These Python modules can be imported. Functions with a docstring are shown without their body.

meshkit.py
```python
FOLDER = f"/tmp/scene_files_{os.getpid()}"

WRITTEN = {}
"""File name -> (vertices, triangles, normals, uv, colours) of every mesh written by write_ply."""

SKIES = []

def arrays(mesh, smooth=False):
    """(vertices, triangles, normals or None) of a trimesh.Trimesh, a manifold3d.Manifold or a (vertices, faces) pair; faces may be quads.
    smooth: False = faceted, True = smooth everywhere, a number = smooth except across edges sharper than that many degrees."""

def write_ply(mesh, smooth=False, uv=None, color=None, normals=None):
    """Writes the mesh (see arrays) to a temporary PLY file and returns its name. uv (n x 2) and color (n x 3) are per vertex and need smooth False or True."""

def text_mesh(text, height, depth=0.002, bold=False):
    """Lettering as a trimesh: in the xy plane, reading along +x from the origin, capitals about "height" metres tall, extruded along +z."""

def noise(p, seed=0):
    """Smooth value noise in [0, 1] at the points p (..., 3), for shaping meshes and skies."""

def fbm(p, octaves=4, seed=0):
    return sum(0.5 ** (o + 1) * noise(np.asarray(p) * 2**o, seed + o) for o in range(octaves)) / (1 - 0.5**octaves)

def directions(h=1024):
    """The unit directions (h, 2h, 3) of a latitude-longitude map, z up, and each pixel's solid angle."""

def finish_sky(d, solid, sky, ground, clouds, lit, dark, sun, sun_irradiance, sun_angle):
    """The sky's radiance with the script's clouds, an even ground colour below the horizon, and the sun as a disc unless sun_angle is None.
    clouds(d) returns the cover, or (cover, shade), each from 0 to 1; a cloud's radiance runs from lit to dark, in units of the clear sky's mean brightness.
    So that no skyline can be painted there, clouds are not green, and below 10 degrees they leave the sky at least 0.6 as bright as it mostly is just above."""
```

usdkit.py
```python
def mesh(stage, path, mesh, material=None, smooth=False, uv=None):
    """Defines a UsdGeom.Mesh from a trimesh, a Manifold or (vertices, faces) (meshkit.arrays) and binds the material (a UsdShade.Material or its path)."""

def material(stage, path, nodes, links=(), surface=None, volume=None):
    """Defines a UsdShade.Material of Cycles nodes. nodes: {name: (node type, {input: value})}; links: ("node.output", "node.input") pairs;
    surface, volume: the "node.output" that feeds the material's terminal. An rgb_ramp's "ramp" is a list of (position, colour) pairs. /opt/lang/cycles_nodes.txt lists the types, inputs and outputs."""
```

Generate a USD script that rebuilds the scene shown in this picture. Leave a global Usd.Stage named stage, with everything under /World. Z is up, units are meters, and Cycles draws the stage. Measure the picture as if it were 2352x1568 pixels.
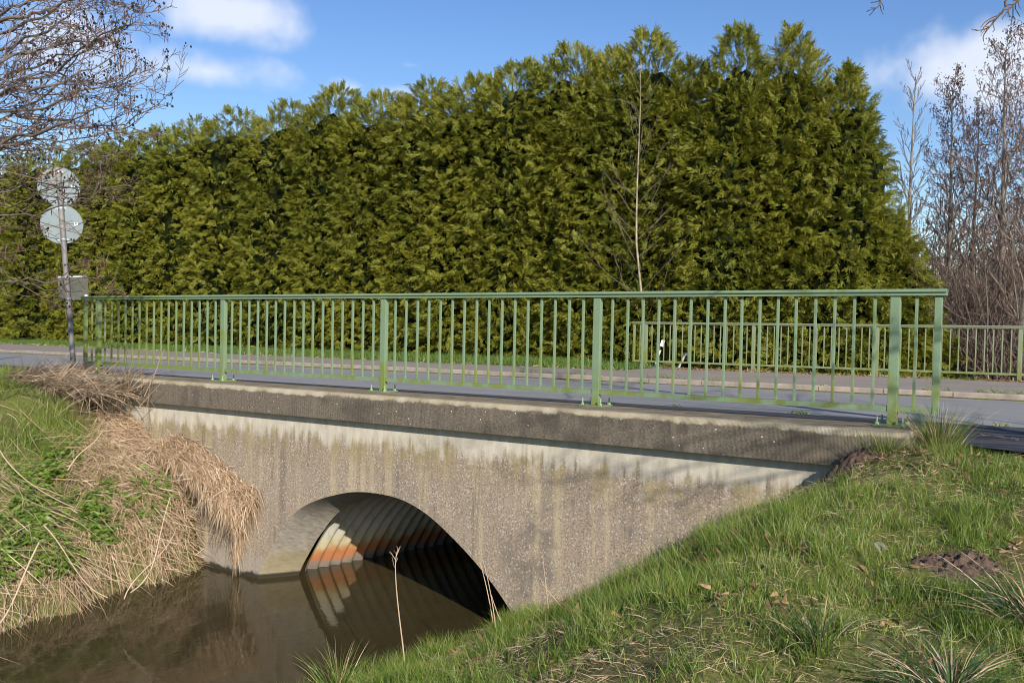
import math
import numpy as np
import trimesh
import shapely
from shapely.geometry import Polygon
from scipy.spatial.transform import Rotation as R3
from scipy.sparse import csr_matrix
from scipy.sparse.csgraph import connected_components
from pxr import Usd, UsdGeom, UsdLux, UsdShade, Gf, Sdf, Vt
import usdkit, meshkit

# ------------------------------------------------------------------ camera, sky, sun, exposure
stage = Usd.Stage.CreateInMemory()
UsdGeom.SetStageUpAxis(stage, 'Z'); UsdGeom.SetStageMetersPerUnit(stage, 1.0)
world = UsdGeom.Xform.Define(stage, '/World'); stage.SetDefaultPrim(world.GetPrim())
UsdGeom.Scope.Define(stage, '/World/Looks')
EYE = np.array([4.0966, -7.4536, 0.7897])
RIGHT = np.array([0.8295983, 0.55793936, 0.02168719]); UP = np.array([-0.03347309, 0.01092499, 0.99937991])
FWD = np.cross(UP, RIGHT)
cam = UsdGeom.Camera.Define(stage, '/World/camera')
m = np.eye(4); m[0, :3] = RIGHT; m[1, :3] = UP; m[2, :3] = -FWD; m[3, :3] = EYE
cam.AddTransformOp().Set(Gf.Matrix4d(*m.ravel().tolist()))
cam.CreateHorizontalApertureAttr(36.0); cam.CreateFocalLengthAttr(33.64)
cam.CreateExposureAttr(0.5)
SUN_PHI, SUN_EL = math.radians(52.5), math.radians(27.0)
SUN = np.array([math.sin(SUN_PHI) * math.cos(SUN_EL), -math.cos(SUN_PHI) * math.cos(SUN_EL), math.sin(SUN_EL)])
sun = UsdLux.DistantLight.Define(stage, '/World/sun')
sun.CreateNormalizeAttr(True); sun.CreateIntensityAttr(1.25); sun.CreateAngleAttr(0.53)
sun.CreateColorAttr(Gf.Vec3f(1.0, 0.93, 0.83))
zz = SUN; xx = np.cross([0, 0, 1.0], zz); xx /= np.linalg.norm(xx); yy = np.cross(zz, xx)
m = np.eye(4); m[0, :3] = xx; m[1, :3] = yy; m[2, :3] = zz
sun.AddTransformOp().Set(Gf.Matrix4d(*m.ravel().tolist()))


class G:
    """A node graph under construction."""
    def __init__(s): s.n, s.l = {}, []
    def __call__(s, kind, const=None, **link):
        k = f'n{len(s.n)}'; s.n[k] = (kind, dict(const or {}))
        for a, b in link.items(): s.l.append((b, f'{k}.{a}'))
        return k
    def make(s, name, surface, volume=None):
        return usdkit.material(stage, '/World/Looks/' + name, s.n, s.l, surface=surface, volume=volume)
    # helpers, each returns "node.output"
    def math(s, op, a, b=0.0, c=0.0, clamp=False):
        const, link = {'math_type': op, 'use_clamp': clamp}, {}
        for k, v in (('value1', a), ('value2', b), ('value3', c)):
            if isinstance(v, str): link[k] = v
            else: const[k] = v
        return s('math', const, **link) + '.value'
    def remap(s, v, a, b, c=0.0, d=1.0, kind='smoothstep'):
        const = {'range_type': kind, 'clamp': True}; link = {'value': v}
        for k, q in (('from_min', a), ('from_max', b), ('to_min', c), ('to_max', d)):
            if isinstance(q, str): link[k] = q
            else: const[k] = q
        return s('map_range', const, **link) + '.result'
    def mix(s, f, a, b, kind='mix'):
        const, link = {'mix_type': kind}, {}
        for k, v in (('fac', f), ('color1', a), ('color2', b)):
            if isinstance(v, str): link[k] = v
            else: const[k] = v
        return s('mix', const, **link) + '.color'
    def pos(s): return s('geometry') + '.position'
    def scaled(s, v, sc, loc=(0, 0, 0), rot=(0, 0, 0)):
        return s('mapping', {'mapping_type': 'point', 'scale': sc, 'location': loc, 'rotation': rot}, vector=v) + '.vector'
    def noise(s, v, scale, detail=3, rough=.55, dist=0.0):
        return s('noise_texture', {'scale': scale, 'detail': detail, 'roughness': rough, 'distortion': dist}, vector=v) + '.fac'
    def ramp(s, v, stops):
        return s('rgb_ramp', {'ramp': stops}, fac=v) + '.color'


def pix(x, y):
    """Direction through a point of the photograph (2352 x 1568 scale)."""
    d = FWD + RIGHT * (x - 1176) / 2198 - UP * (y - 784) / 2198
    return d / np.linalg.norm(d)


# sky with clouds
g = G()
sky = g('sky_texture', {'sky_type': 'single_scattering', 'sun_disc': False, 'sun_elevation': SUN_EL,
                        'sun_rotation': math.atan2(SUN[0], SUN[1]), 'altitude': 50.0, 'air_density': 1.0, 'aerosol_density': 0.35, 'ozone_density': 2.2})
d = g('texture_coordinate') + '.generated'
nz = g.noise(d, 9.0, 4, .6)
nz2 = g.noise(g.scaled(d, (1, 1, 2.2)), 4.0, 2, .6)
cover = None
for (px, py_, wa, wb, amp) in ((545, 35, .105, .046, 1.0), (480, 165, .125, .036, .82), (900, 212, .07, .026, .8), (810, 205, .045, .022, .75), (945, 150, .045, .012, .6), (2330, 140, .24, .062, 1.1), (140, 70, .10, .07, .6)):
    c = pix(px, py_); az, el = math.atan2(c[1], c[0]), math.asin(c[2])
    # turn the cloud's middle to +x, then stretch
    t = g.scaled(d, (1, 1, 1), rot=(0, 0, -az))
    t = g.scaled(t, (1, 1, 1), rot=(0, el, 0))
    t = g.scaled(t, (0.5, 1 / wa, 1 / wb), loc=(-0.5, 0, 0))
    s = g('gradient_texture', {'gradient_type': 'spherical'}, vector=t) + '.fac'
    s = g.math('multiply', s, amp)
    cover = s if cover is None else g.math('maximum', cover, s)
cl = g.math('add', cover, g.math('multiply', g.math('subtract', nz, .5), 1.5))
cl = g.remap(cl, .22, .85, 0, .8)
cl = g.math('multiply', cl, g.remap(cover, 0.0, .12))
gen = g.remap(nz2, .60, .82, 0, .55)
front = g('normal', {'direction': tuple(FWD.tolist())}, normal=d) + '.dot'
cl = g.math('maximum', cl, g.math('multiply', gen, g.remap(front, .2, .7, 1.0, 0.06)))
blue = g('hsv', {'hue': .512, 'saturation': 1.22, 'value': .97, 'fac': 1.0}, color=sky + '.color') + '.color'
col = g.mix(cl, blue, (6.3, 6.6, 7.3))
bg = g('background_shader', {'strength': 0.105}, color=col)
dome = UsdLux.DomeLight.Define(stage, '/World/sky')
UsdShade.MaterialBindingAPI.Apply(dome.GetPrim()).Bind(g.make('sky_look', bg + '.background'))
dome.GetPrim().SetCustomDataByKey('kind', 'structure')

rng = np.random.default_rng(7)

# ------------------------------------------------------------------ helpers
used = {}
def numbered(parent, name):
    k = (parent, name); n = used.get(k, -1) + 1; used[k] = n
    return f'{parent}/{name}' + (f'_{n:03d}' if n else '')
def tag(p, label=None, cat=None, group=None, kind=None):
    p = p.GetPrim() if hasattr(p, 'GetPrim') else p
    for k, v in (('label', label), ('category', cat), ('group', group), ('kind', kind)):
        if v: p.SetCustomDataByKey(k, v)
    return p
def obj(name, mesh, mat, parent='/World', smooth=False, **kw):
    parent = parent if isinstance(parent, str) else str(parent.GetPath())
    p = usdkit.mesh(stage, numbered(parent, name), mesh, mat, smooth=smooth)
    if str(mat.GetPath()) in LEAFY: islands(p)
    return tag(p.GetPrim(), **kw)
LEAFY = set()
def islands(p):
    """One random number for every loose piece of the mesh (blade, leaf, twig), as the primvar rnd."""
    f = np.array(p.GetFaceVertexIndicesAttr().Get()).reshape(-1, 3); n = len(p.GetPointsAttr().Get())
    a = csr_matrix((np.ones(2 * len(f), np.int8), (np.concatenate([f[:, 0], f[:, 1]]), np.concatenate([f[:, 1], f[:, 2]]))), shape=(n, n))
    k, c = connected_components(a, directed=False)
    UsdGeom.PrimvarsAPI(p).CreatePrimvar('rnd', Sdf.ValueTypeNames.FloatArray, 'vertex').Set(Vt.FloatArray.FromNumpy(np.random.default_rng(n).uniform(0, 1, k)[c].astype(np.float32)))
def thing(name, label, cat, loc=(0, 0, 0), group=None, kind=None):
    x = UsdGeom.Xform.Define(stage, numbered('/World', name))
    x.AddTranslateOp().Set(Gf.Vec3d(*map(float, loc)))
    return tag(x, label, cat, group, kind)
def box(x0, x1, y0, y1, z0, z1):
    b = trimesh.creation.box([x1 - x0, y1 - y0, z1 - z0]); b.apply_translation([(x0 + x1) / 2, (y0 + y1) / 2, (z0 + z1) / 2]); return b
def cbox(x0, x1, y0, y1, z0, z1, c=.004):
    """A box with its four upright edges chamfered."""
    p = Polygon([(x0, y0), (x1, y0), (x1, y1), (x0, y1)]).buffer(-c).buffer(c, quad_segs=2)
    e = trimesh.creation.extrude_polygon(p, z1 - z0, engine='earcut'); e.apply_translation([0, 0, z0]); return e
def cat(*ms): return trimesh.util.concatenate(list(ms))
def shear(mesh, k):
    v = np.array(mesh.vertices); v[:, 2] += k * v[:, 0]; return trimesh.Trimesh(v, mesh.faces, process=False)
def loft(rings, closed=False):
    """rings: (n, m, 3) rows of points joined in order."""
    rings = np.asarray(rings, float); n, k = rings.shape[:2]
    i, j = np.meshgrid(np.arange(n - 1), np.arange(k if closed else k - 1), indexing='ij')
    a = i * k + j; b = i * k + (j + 1) % k
    q = np.stack([a, b, b + k, a + k], -1).reshape(-1, 4)
    return trimesh.Trimesh(rings.reshape(-1, 3), np.vstack([q[:, [0, 1, 2]], q[:, [0, 2, 3]]]), process=False)
def tubes(polys, sides=4):
    """polys: list of (points, radius at start, radius at end): one mesh."""
    by = {}
    for p, a, b in polys: by.setdefault(len(p), []).append((p, a, b))
    V, F, off = [], [], 0
    for n, items in by.items():
        P = np.array([i[0] for i in items], float); a = np.array([i[1] for i in items]); b = np.array([i[2] for i in items])
        t = np.gradient(P, axis=1); t /= np.linalg.norm(t, axis=2, keepdims=True) + 1e-12
        ref = np.where(np.abs(t[..., 2:]) < .9, np.array([0, 0, 1.0]), np.array([1.0, 0, 0]))
        u = np.cross(t, ref); u /= np.linalg.norm(u, axis=2, keepdims=True) + 1e-12; w = np.cross(t, u)
        r = a[:, None] + (b - a)[:, None] * np.linspace(0, 1, n)[None]
        ang = np.arange(sides) * 2 * np.pi / sides
        ring = P[:, :, None] + r[..., None, None] * (np.cos(ang)[None, None, :, None] * u[:, :, None] + np.sin(ang)[None, None, :, None] * w[:, :, None])
        k = len(items); V.append(ring.reshape(-1, 3))
        i, s, j = np.meshgrid(np.arange(k), np.arange(n - 1), np.arange(sides), indexing='ij')
        base = off + i * n * sides + s * sides
        q = np.stack([base + j, base + (j + 1) % sides, base + sides + (j + 1) % sides, base + sides + j], -1).reshape(-1, 4)
        F += [q[:, [0, 1, 2]], q[:, [0, 2, 3]]]; off += k * n * sides
    return trimesh.Trimesh(np.vstack(V), np.vstack(F), process=False)
def unit(v): return v / (np.linalg.norm(v, axis=-1, keepdims=True) + 1e-12)
def blades(base, dirs, L, w, bend, seg=3, taper=.8, flat=None):
    """Grass blades or straws, each a strip that narrows to a tip. bend: (N,3) displacement of the tip per length."""
    N = len(base); dirs = unit(dirs)
    side = unit(np.cross(dirs, rng.normal(size=(N, 3))) if flat is None else np.cross(dirs, flat))
    V = []
    for k in range(seg):
        t = k / seg
        c = base + dirs * (L * t)[:, None] + bend * (L * t * t)[:, None]
        h = (w * (1 - t) ** taper / 2)[:, None] if k else (w * .42)[:, None]
        V += [c - side * h, c + side * h]
    V.append(base + dirs * L[:, None] + bend * L[:, None])
    V = np.stack(V, 1); n = 2 * seg + 1; f = []
    for k in range(seg - 1): f += [[2 * k, 2 * k + 1, 2 * k + 3], [2 * k, 2 * k + 3, 2 * k + 2]]
    f.append([2 * seg - 2, 2 * seg - 1, 2 * seg])
    F = (np.arange(N)[:, None, None] * n + np.array(f)[None]).reshape(-1, 3)
    return trimesh.Trimesh(V.reshape(-1, 3), F, process=False)
def fb(x, y, s, seed=0, o=3): return meshkit.fbm(np.stack([np.asarray(x) * s, np.asarray(y) * s, np.zeros(np.shape(x))], -1), o, seed)

# ------------------------------------------------------------------ materials
def simple(name, color, rough=.6, var=.15, scale=20, bump=0.0, metallic=0.0, spec=.5):
    g = G(); p = g.pos(); n = g.noise(p, scale, 4)
    c = g.ramp(n, [(.25, tuple(np.array(color) * (1 - var))), (.75, tuple(np.array(color) * (1 + var)))])
    link = dict(base_color=c)
    if bump: link['normal'] = g('bump', {'strength': bump, 'distance': .01}, height=g.noise(p, scale * 3, 4)) + '.normal'
    b = g('principled_bsdf', {'roughness': rough, 'metallic': metallic, 'specular_ior_level': spec}, **link)
    return g.make(name, b + '.BSDF')

def leafy(name, *a, **k):
    LEAFY.add('/World/Looks/' + name); return leafy_(name, *a, **k)
def leafy_(name, stops, rough=.55, trans=.3, tint=None, nscale=.8, namp=.5, spec=.35):
    """Foliage: a colour for every leaf (island), drifting over the plant; some light passes through."""
    g = G(); geo = g('geometry')
    n = g.noise(geo + '.position', nscale, 3)
    f = g.math('add', g('attribute', {'attribute': 'rnd'}) + '.fac', g.math('multiply', g.math('subtract', n, .5), namp * 2), clamp=True)
    c = g.ramp(f, stops)
    b = g('principled_bsdf', {'roughness': rough, 'specular_ior_level': spec}, base_color=c)
    if not trans: return g.make(name, b + '.BSDF')
    t = g('translucent_bsdf', {}, color=g.mix(1.0, c, tint or (1.1, 1.2, .6), 'multiply'))
    return g.make(name, g('mix_closure', {'fac': trans}, closure1=b + '.BSDF', closure2=t + '.BSDF') + '.closure')

def green_paint(name, base=(.168, .24, .148)):
    g = G(); p = g.pos(); xyz = g('separate_xyz', vector=p); x, z = xyz + '.x', xyz + '.z'
    zl = g.math('subtract', z, g.math('multiply', x, .0121))
    n = g.noise(g.scaled(p, (1, 1, .35)), 9, 4); nf = g.noise(p, 45, 3)
    c = g.ramp(nf, [(.2, tuple(np.array(base) * .9)), (.8, tuple(np.array(base) * 1.08))])
    low = g.remap(zl, .05, .75, 1.0, 0.12)
    left = g.remap(x, -7.2, -4.5, .22, 0.0)
    alg = g.remap(g.math('add', g.math('add', n, g.math('multiply', low, .20)), left), .57, .82, 0, .85)
    c = g.mix(alg, c, (.15, .185, .035))
    dirt = g.remap(g.noise(p, 22, 4), .6, .8, 0, .35)
    c = g.mix(dirt, c, (.10, .13, .08))
    b = g('principled_bsdf', {'roughness': .5, 'specular_ior_level': .35}, base_color=c,
          normal=g('bump', {'strength': .12, 'distance': .004}, height=nf) + '.normal')
    return g.make(name, b + '.BSDF')

PAINT = green_paint('railing_paint')
PAINT_FAR = green_paint('railing_paint_far', (.20, .235, .145))
GALV = simple('galvanised_steel', (.34, .36, .37), .45, .25, 12, .05, .55)
SIGNBACK = simple('sign_back', (.185, .225, .235), .62, .14, 3, 0, .0, .25)
SIGNPLATE = simple('sign_plate_back', (.085, .09, .07), .65, .35, 5, 0, .0, .2)
STICKER = simple('sticker_white', (.75, .76, .78), .5, .03)
POLE = simple('weathered_pole', (.17, .16, .155), .65, .4, 7, .1, .1)
BOLT = simple('bolt_metal', (.22, .32, .18), .6, .2)
BARK = simple('alder_bark', (.105, .085, .068), .85, .35, 14, .3)
BARK_PALE = simple('pale_bark', (.205, .175, .135), .8, .4, 6, .2)
TWIG = leafy('twig_bark', [(0, (.060, .038, .030)), (.5, (.12, .078, .058)), (1, (.20, .145, .11))], .8, 0, nscale=.5, namp=.2)
TWIG_GREY = leafy('grey_twigs', [(0, (.07, .058, .052)), (1, (.17, .145, .12))], .8, 0, nscale=.4, namp=.2)
CONE = simple('cone_dark', (.03, .022, .018), .8, .3)
CATKIN = simple('catkin_red', (.11, .04, .035), .8, .3)
DRYLEAF = leafy('dry_leaf', [(0, (.11, .055, .028)), (.5, (.25, .135, .065)), (1, (.40, .26, .15))], .7, .15, (1, .8, .6))
CONIFER = leafy('conifer_leaf', [(0, (.036, .060, .008)), (.28, (.100, .130, .011)), (.62, (.205, .215, .020)), (1, (.35, .30, .036))], .5, .25, (1.1, 1.15, .5), .55, .34)
CONIFER_TIP = leafy('conifer_tip', [(0, (.05, .075, .015)), (.5, (.13, .135, .03)), (1, (.22, .19, .07))], .55, .22, (1.1, 1.15, .5), .8, .3)
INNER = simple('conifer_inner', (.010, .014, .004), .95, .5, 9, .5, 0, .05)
GRASS = leafy('grass_blade', [(0, (.060, .112, .014)), (.4, (.125, .205, .026)), (.78, (.21, .275, .045)), (1, (.38, .34, .14))], .42, .3, (1.1, 1.2, .5), 1.9, .4, spec=.45)
GRASS_DARK = leafy('sedge_blade', [(0, (.02, .055, .018)), (.6, (.045, .105, .03)), (1, (.09, .16, .05))], .4, .3, (1, 1.2, .5), 1.6, .2, spec=.5)
STRAW = leafy('straw', [(0, (.20, .135, .075)), (.3, (.42, .295, .18)), (.75, (.58, .43, .285)), (1, (.68, .56, .42))], .55, .2, (1.05, .95, .7), 1.2, .3)
STRAW_BROWN = leafy('brown_straw', [(0, (.12, .082, .055)), (.45, (.30, .215, .14)), (1, (.58, .46, .32))], .65, .12, (1.05, .95, .7), 1.5, .3)
NETTLE = leafy('herb_leaf', [(0, (.055, .11, .014)), (.5, (.125, .205, .026)), (1, (.22, .29, .06))], .5, .3, (1.1, 1.2, .5), 2.0, .3)
YELLOW = simple('yellow_petal', (.7, .5, .03), .5, .1)
SOIL = simple('molehill_soil', (.115, .078, .060), .97, .4, 45, .9, 0, .1)
STONE = simple('pale_stone', (.19, .17, .14), .8, .15, 20, .3)

# painted edge and road
def asphalt(name, a, b, speck=.5):
    g = G(); p = g.pos()
    n = g.noise(p, 1.3, 5); nf = g.noise(p, 220, 2); ns = g.noise(g.scaled(p, (.08, 1, 1)), 3.0, 3)
    c = g.ramp(g.math('add', g.math('multiply', n, .45), g.math('multiply', ns, .55)), [(.3, a), (.7, b)])
    c = g.mix(g.remap(nf, .55, .8, 0, speck), c, tuple(min(1, q * 1.9) for q in b))
    c = g.mix(g.remap(nf, .45, .2, 0, speck), c, tuple(q * .55 for q in a))
    bp = g('bump', {'strength': .35, 'distance': .004}, height=nf) + '.normal'
    return g.make(name, g('principled_bsdf', {'roughness': .8, 'specular_ior_level': .3}, base_color=c, normal=bp) + '.BSDF')
ROAD = asphalt('road_asphalt', (.185, .184, .182), (.275, .272, .26))
DARK = asphalt('dark_asphalt', (.046, .046, .050), (.062, .061, .064), .35)
PATH = asphalt('path_asphalt', (.205, .175, .148), (.285, .25, .212), .5)
KERBMAT = simple('kerb_concrete', (.27, .225, .18), .85, .3, 5, .3)

def soil_ground():
    g = G(); p = g.pos(); n = g.noise(p, .9, 5); nf = g.noise(p, 14, 5); nff = g.noise(p, 70, 3)
    earth = g.ramp(nf, [(.3, (.055, .038, .024)), (.6, (.115, .085, .05)), (.8, (.20, .155, .085))])
    green = g.ramp(nff, [(.3, (.055, .075, .016)), (.55, (.12, .135, .034)), (.75, (.22, .19, .075))])
    c = g.mix(g.remap(n, .32, .58, .3, .92), earth, green)
    bp = g('bump', {'strength': .8, 'distance': .03}, height=nf) + '.normal'
    return g.make('ground_soil', g('principled_bsdf', {'roughness': .95, 'specular_ior_level': .1}, base_color=c, normal=bp) + '.BSDF')
GROUND = soil_ground()

def wall_concrete():
    g = G(); p = g.pos(); xyz = g('separate_xyz', vector=p); x, z = xyz + '.x', xyz + '.z'
    zl = g.math('subtract', z, g.math('multiply', x, .0121))
    st = g.noise(g.scaled(p, (1, 1, .06)), 7, 4, .65); st2 = g.noise(g.scaled(p, (1, 1, .10)), 16, 3, .6)
    big = g.noise(p, 1.1, 5, .62); med = g.noise(p, 5.5, 5, .6); fine = g.noise(p, 60, 3, .6); fi2 = g.noise(p, 150, 2)
    c = g.ramp(fine, [(.25, (.14, .108, .078)), (.5, (.29, .230, .168)), (.75, (.43, .350, .265))])
    c = g.mix(g.remap(med, .40, .68, 0, .45), c, (.30, .255, .20))
    c = g.mix(g.remap(st, .50, .66, 0, .65), c, (.43, .355, .225))
    lz = g.noise(g.scaled(p, (1, 1, .03)), 4.5, 4, .7)
    c = g.mix(g.math('multiply', g.remap(lz, .56, .70, 0, .6), g.remap(med, .35, .6, .3, 1)), c, (.105, .088, .068))
    c = g.mix(g.remap(st2, .54, .74, 0, .55), c, (.12, .10, .08))
    # dark weathered patches towards the right
    dk = g.math('multiply', g.remap(g.math('add', big, g.math('multiply', g.math('subtract', med, .5), .5)), .47, .66), g.remap(x, -2.2, .2, .15, .75))
    c = g.mix(dk, c, (.115, .103, .09))
    # pale stones of the aggregate
    vo = g('voronoi_texture', {'scale': 34.0, 'feature': 'f1'}, vector=p)
    rnd = g('rgb_to_bw', color=vo + '.color') + '.val'
    sp = g.math('multiply', g.remap(vo + '.distance', .20, .34, 1, 0), g.remap(rnd, .64, .68))
    c = g.mix(g.math('multiply', sp, .7), c, (.48, .45, .39))
    vo2 = g('voronoi_texture', {'scale': 85.0, 'feature': 'f1'}, vector=p)
    sp2 = g.math('multiply', g.remap(vo2 + '.distance', .22, .36, 1, 0), g.remap(g('rgb_to_bw', color=vo2 + '.color') + '.val', .55, .62))
    c = g.mix(g.math('multiply', sp2, .25), c, (.45, .40, .33))
    vo3 = g('voronoi_texture', {'scale': 55.0, 'feature': 'f1'}, vector=g.scaled(p, (1, 1, .8)))
    sp3 = g.math('multiply', g.remap(vo3 + '.distance', .20, .36, 1, 0), g.remap(g('rgb_to_bw', color=vo3 + '.color') + '.val', .60, .64))
    c = g.mix(g.math('multiply', sp3, .6), c, (.10, .085, .07))
    # clean band below the coping, with an edge of drips
    edge = g.math('add', g.math('multiply', g.math('subtract', st2, .5), .40), g.math('multiply', g.math('subtract', med, .5), .26))
    edge = g.math('add', edge, -.475)
    band = g.remap(g.math('subtract', zl, edge), -.10, .07)
    lich = g.math('multiply', g.remap(g.math('subtract', zl, edge), -.42, -.02, 0, 1), g.remap(g.math('add', med, g.math('multiply', st, .5)), .66, .86))
    c = g.mix(g.math('multiply', g.math('multiply', lich, .8), g.remap(fine, .38, .58, .25, 1.0)), c, (.25, .195, .075))
    clean = g.ramp(g.noise(g.scaled(p, (1, 1, .35)), 12, 5), [(.3, (.40, .365, .295)), (.7, (.56, .515, .425))])
    c = g.mix(g.math('multiply', band, .93), c, clean)
    # tide marks
    tide = g.math('add', z, g.math('multiply', g.math('subtract', med, .5), .16))
    c = g.mix(g.remap(tide, -1.97, -1.88, .5, 0), c, (.30, .28, .24))
    c = g.mix(g.remap(tide, -2.02, -1.90, .0, .0), c, (.2, .2, .2))
    c = g.mix(g.remap(tide, -2.125, -2.085, .93, 0), c, (.020, .017, .010))
    pits = g('voronoi_texture', {'scale': 22.0}, vector=g.scaled(p, (1, 1, .6)))
    h = g.math('add', g.math('multiply', fine, .6), g.math('multiply', g.remap(pits + '.distance', .05, .14), .5))
    bp = g('bump', {'strength': .5, 'distance': .006}, height=h) + '.normal'
    return g.make('wall_concrete', g('principled_bsdf', {'roughness': .88, 'specular_ior_level': .2}, base_color=c, normal=bp) + '.BSDF')
WALL = wall_concrete()

def coping_concrete():
    g = G(); p = g.pos(); xyz = g('separate_xyz', vector=p); x, z, y = xyz + '.x', xyz + '.z', xyz + '.y'
    zl = g.math('subtract', z, g.math('multiply', x, .0121))
    med = g.noise(p, 5, 5, .62); fine = g.noise(p, 55, 4, .65); big = g.noise(p, 1.4, 4); st = g.noise(g.scaled(p, (1, 1, .12)), 9, 3)
    c = g.ramp(fine, [(.25, (.072, .059, .045)), (.5, (.145, .121, .093)), (.75, (.25, .212, .162))])
    c = g.mix(g.remap(g.math('add', big, g.math('multiply', g.math('subtract', med, .5), .6)), .42, .62, 0, .62), c, (.060, .052, .043))
    c = g.mix(g.remap(st, .56, .74, 0, .5), c, (.20, .17, .13))
    vo = g('voronoi_texture', {'scale': 42.0}, vector=p); rnd = g('rgb_to_bw', color=vo + '.color') + '.val'
    sp = g.math('multiply', g.remap(vo + '.distance', .14, .26, 1, 0), g.remap(rnd, .55, .60))
    c = g.mix(g.math('multiply', sp, .5), c, (.42, .38, .32))
    vo2 = g('voronoi_texture', {'scale': 12.0}, vector=p)
    sp = g.math('multiply', g.remap(vo2 + '.distance', .06, .10, 1, 0), g.remap(g('rgb_to_bw', color=vo2 + '.color') + '.val', .60, .64))
    c = g.mix(sp, c, (.55, .53, .49))
    # grooves of the broomed face
    wav = g('wave_texture', {'wave_type': 'bands', 'bands_direction': 'x', 'scale': 32.0, 'distortion': 1.2, 'detail': 1.0}, vector=p) + '.fac'
    c = g.mix(g.math('multiply', g.remap(wav, .5, .1), .22), c, (.04, .035, .03))
    # paler end at the right, beige skin along the top edge and on the top
    c = g.mix(g.remap(g.math('add', x, g.math('multiply', big, 1.0)), 2.2, 3.2, 0, .55), c, (.22, .19, .125))
    tope = g.math('add', zl, g.math('multiply', g.math('subtract', med, .5), .11))
    c = g.mix(g.remap(tope, -.055, -.03, 0, .95), c, g.ramp(med, [(.3, (.26, .215, .13)), (.55, (.38, .33, .235)), (.75, (.46, .42, .34))]))
    c = g.mix(g.math('multiply', g.remap(zl, -.004, -.001), g.remap(y, -.38, -.30)), c, g.ramp(med, [(.3, (.15, .118, .075)), (.7, (.26, .215, .155))]))
    mo = g('voronoi_texture', {'scale': 9.0}, vector=p)
    c = g.mix(g.math('multiply', g.remap(mo + '.distance', .10, .14, 1, 0), g.math('multiply', g.remap(g('rgb_to_bw', color=mo + '.color') + '.val', .6, .63), g.remap(zl, -.07, -.03))), c, (.03, .026, .015))
    h = g.math('add', g.math('multiply', fine, .7), g.math('multiply', wav, .25))
    bp = g('bump', {'strength': .6, 'distance': .008}, height=h) + '.normal'
    return g.make('coping_concrete', g('principled_bsdf', {'roughness': .9, 'specular_ior_level': .2}, base_color=c, normal=bp) + '.BSDF')
COPING = coping_concrete()

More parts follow.
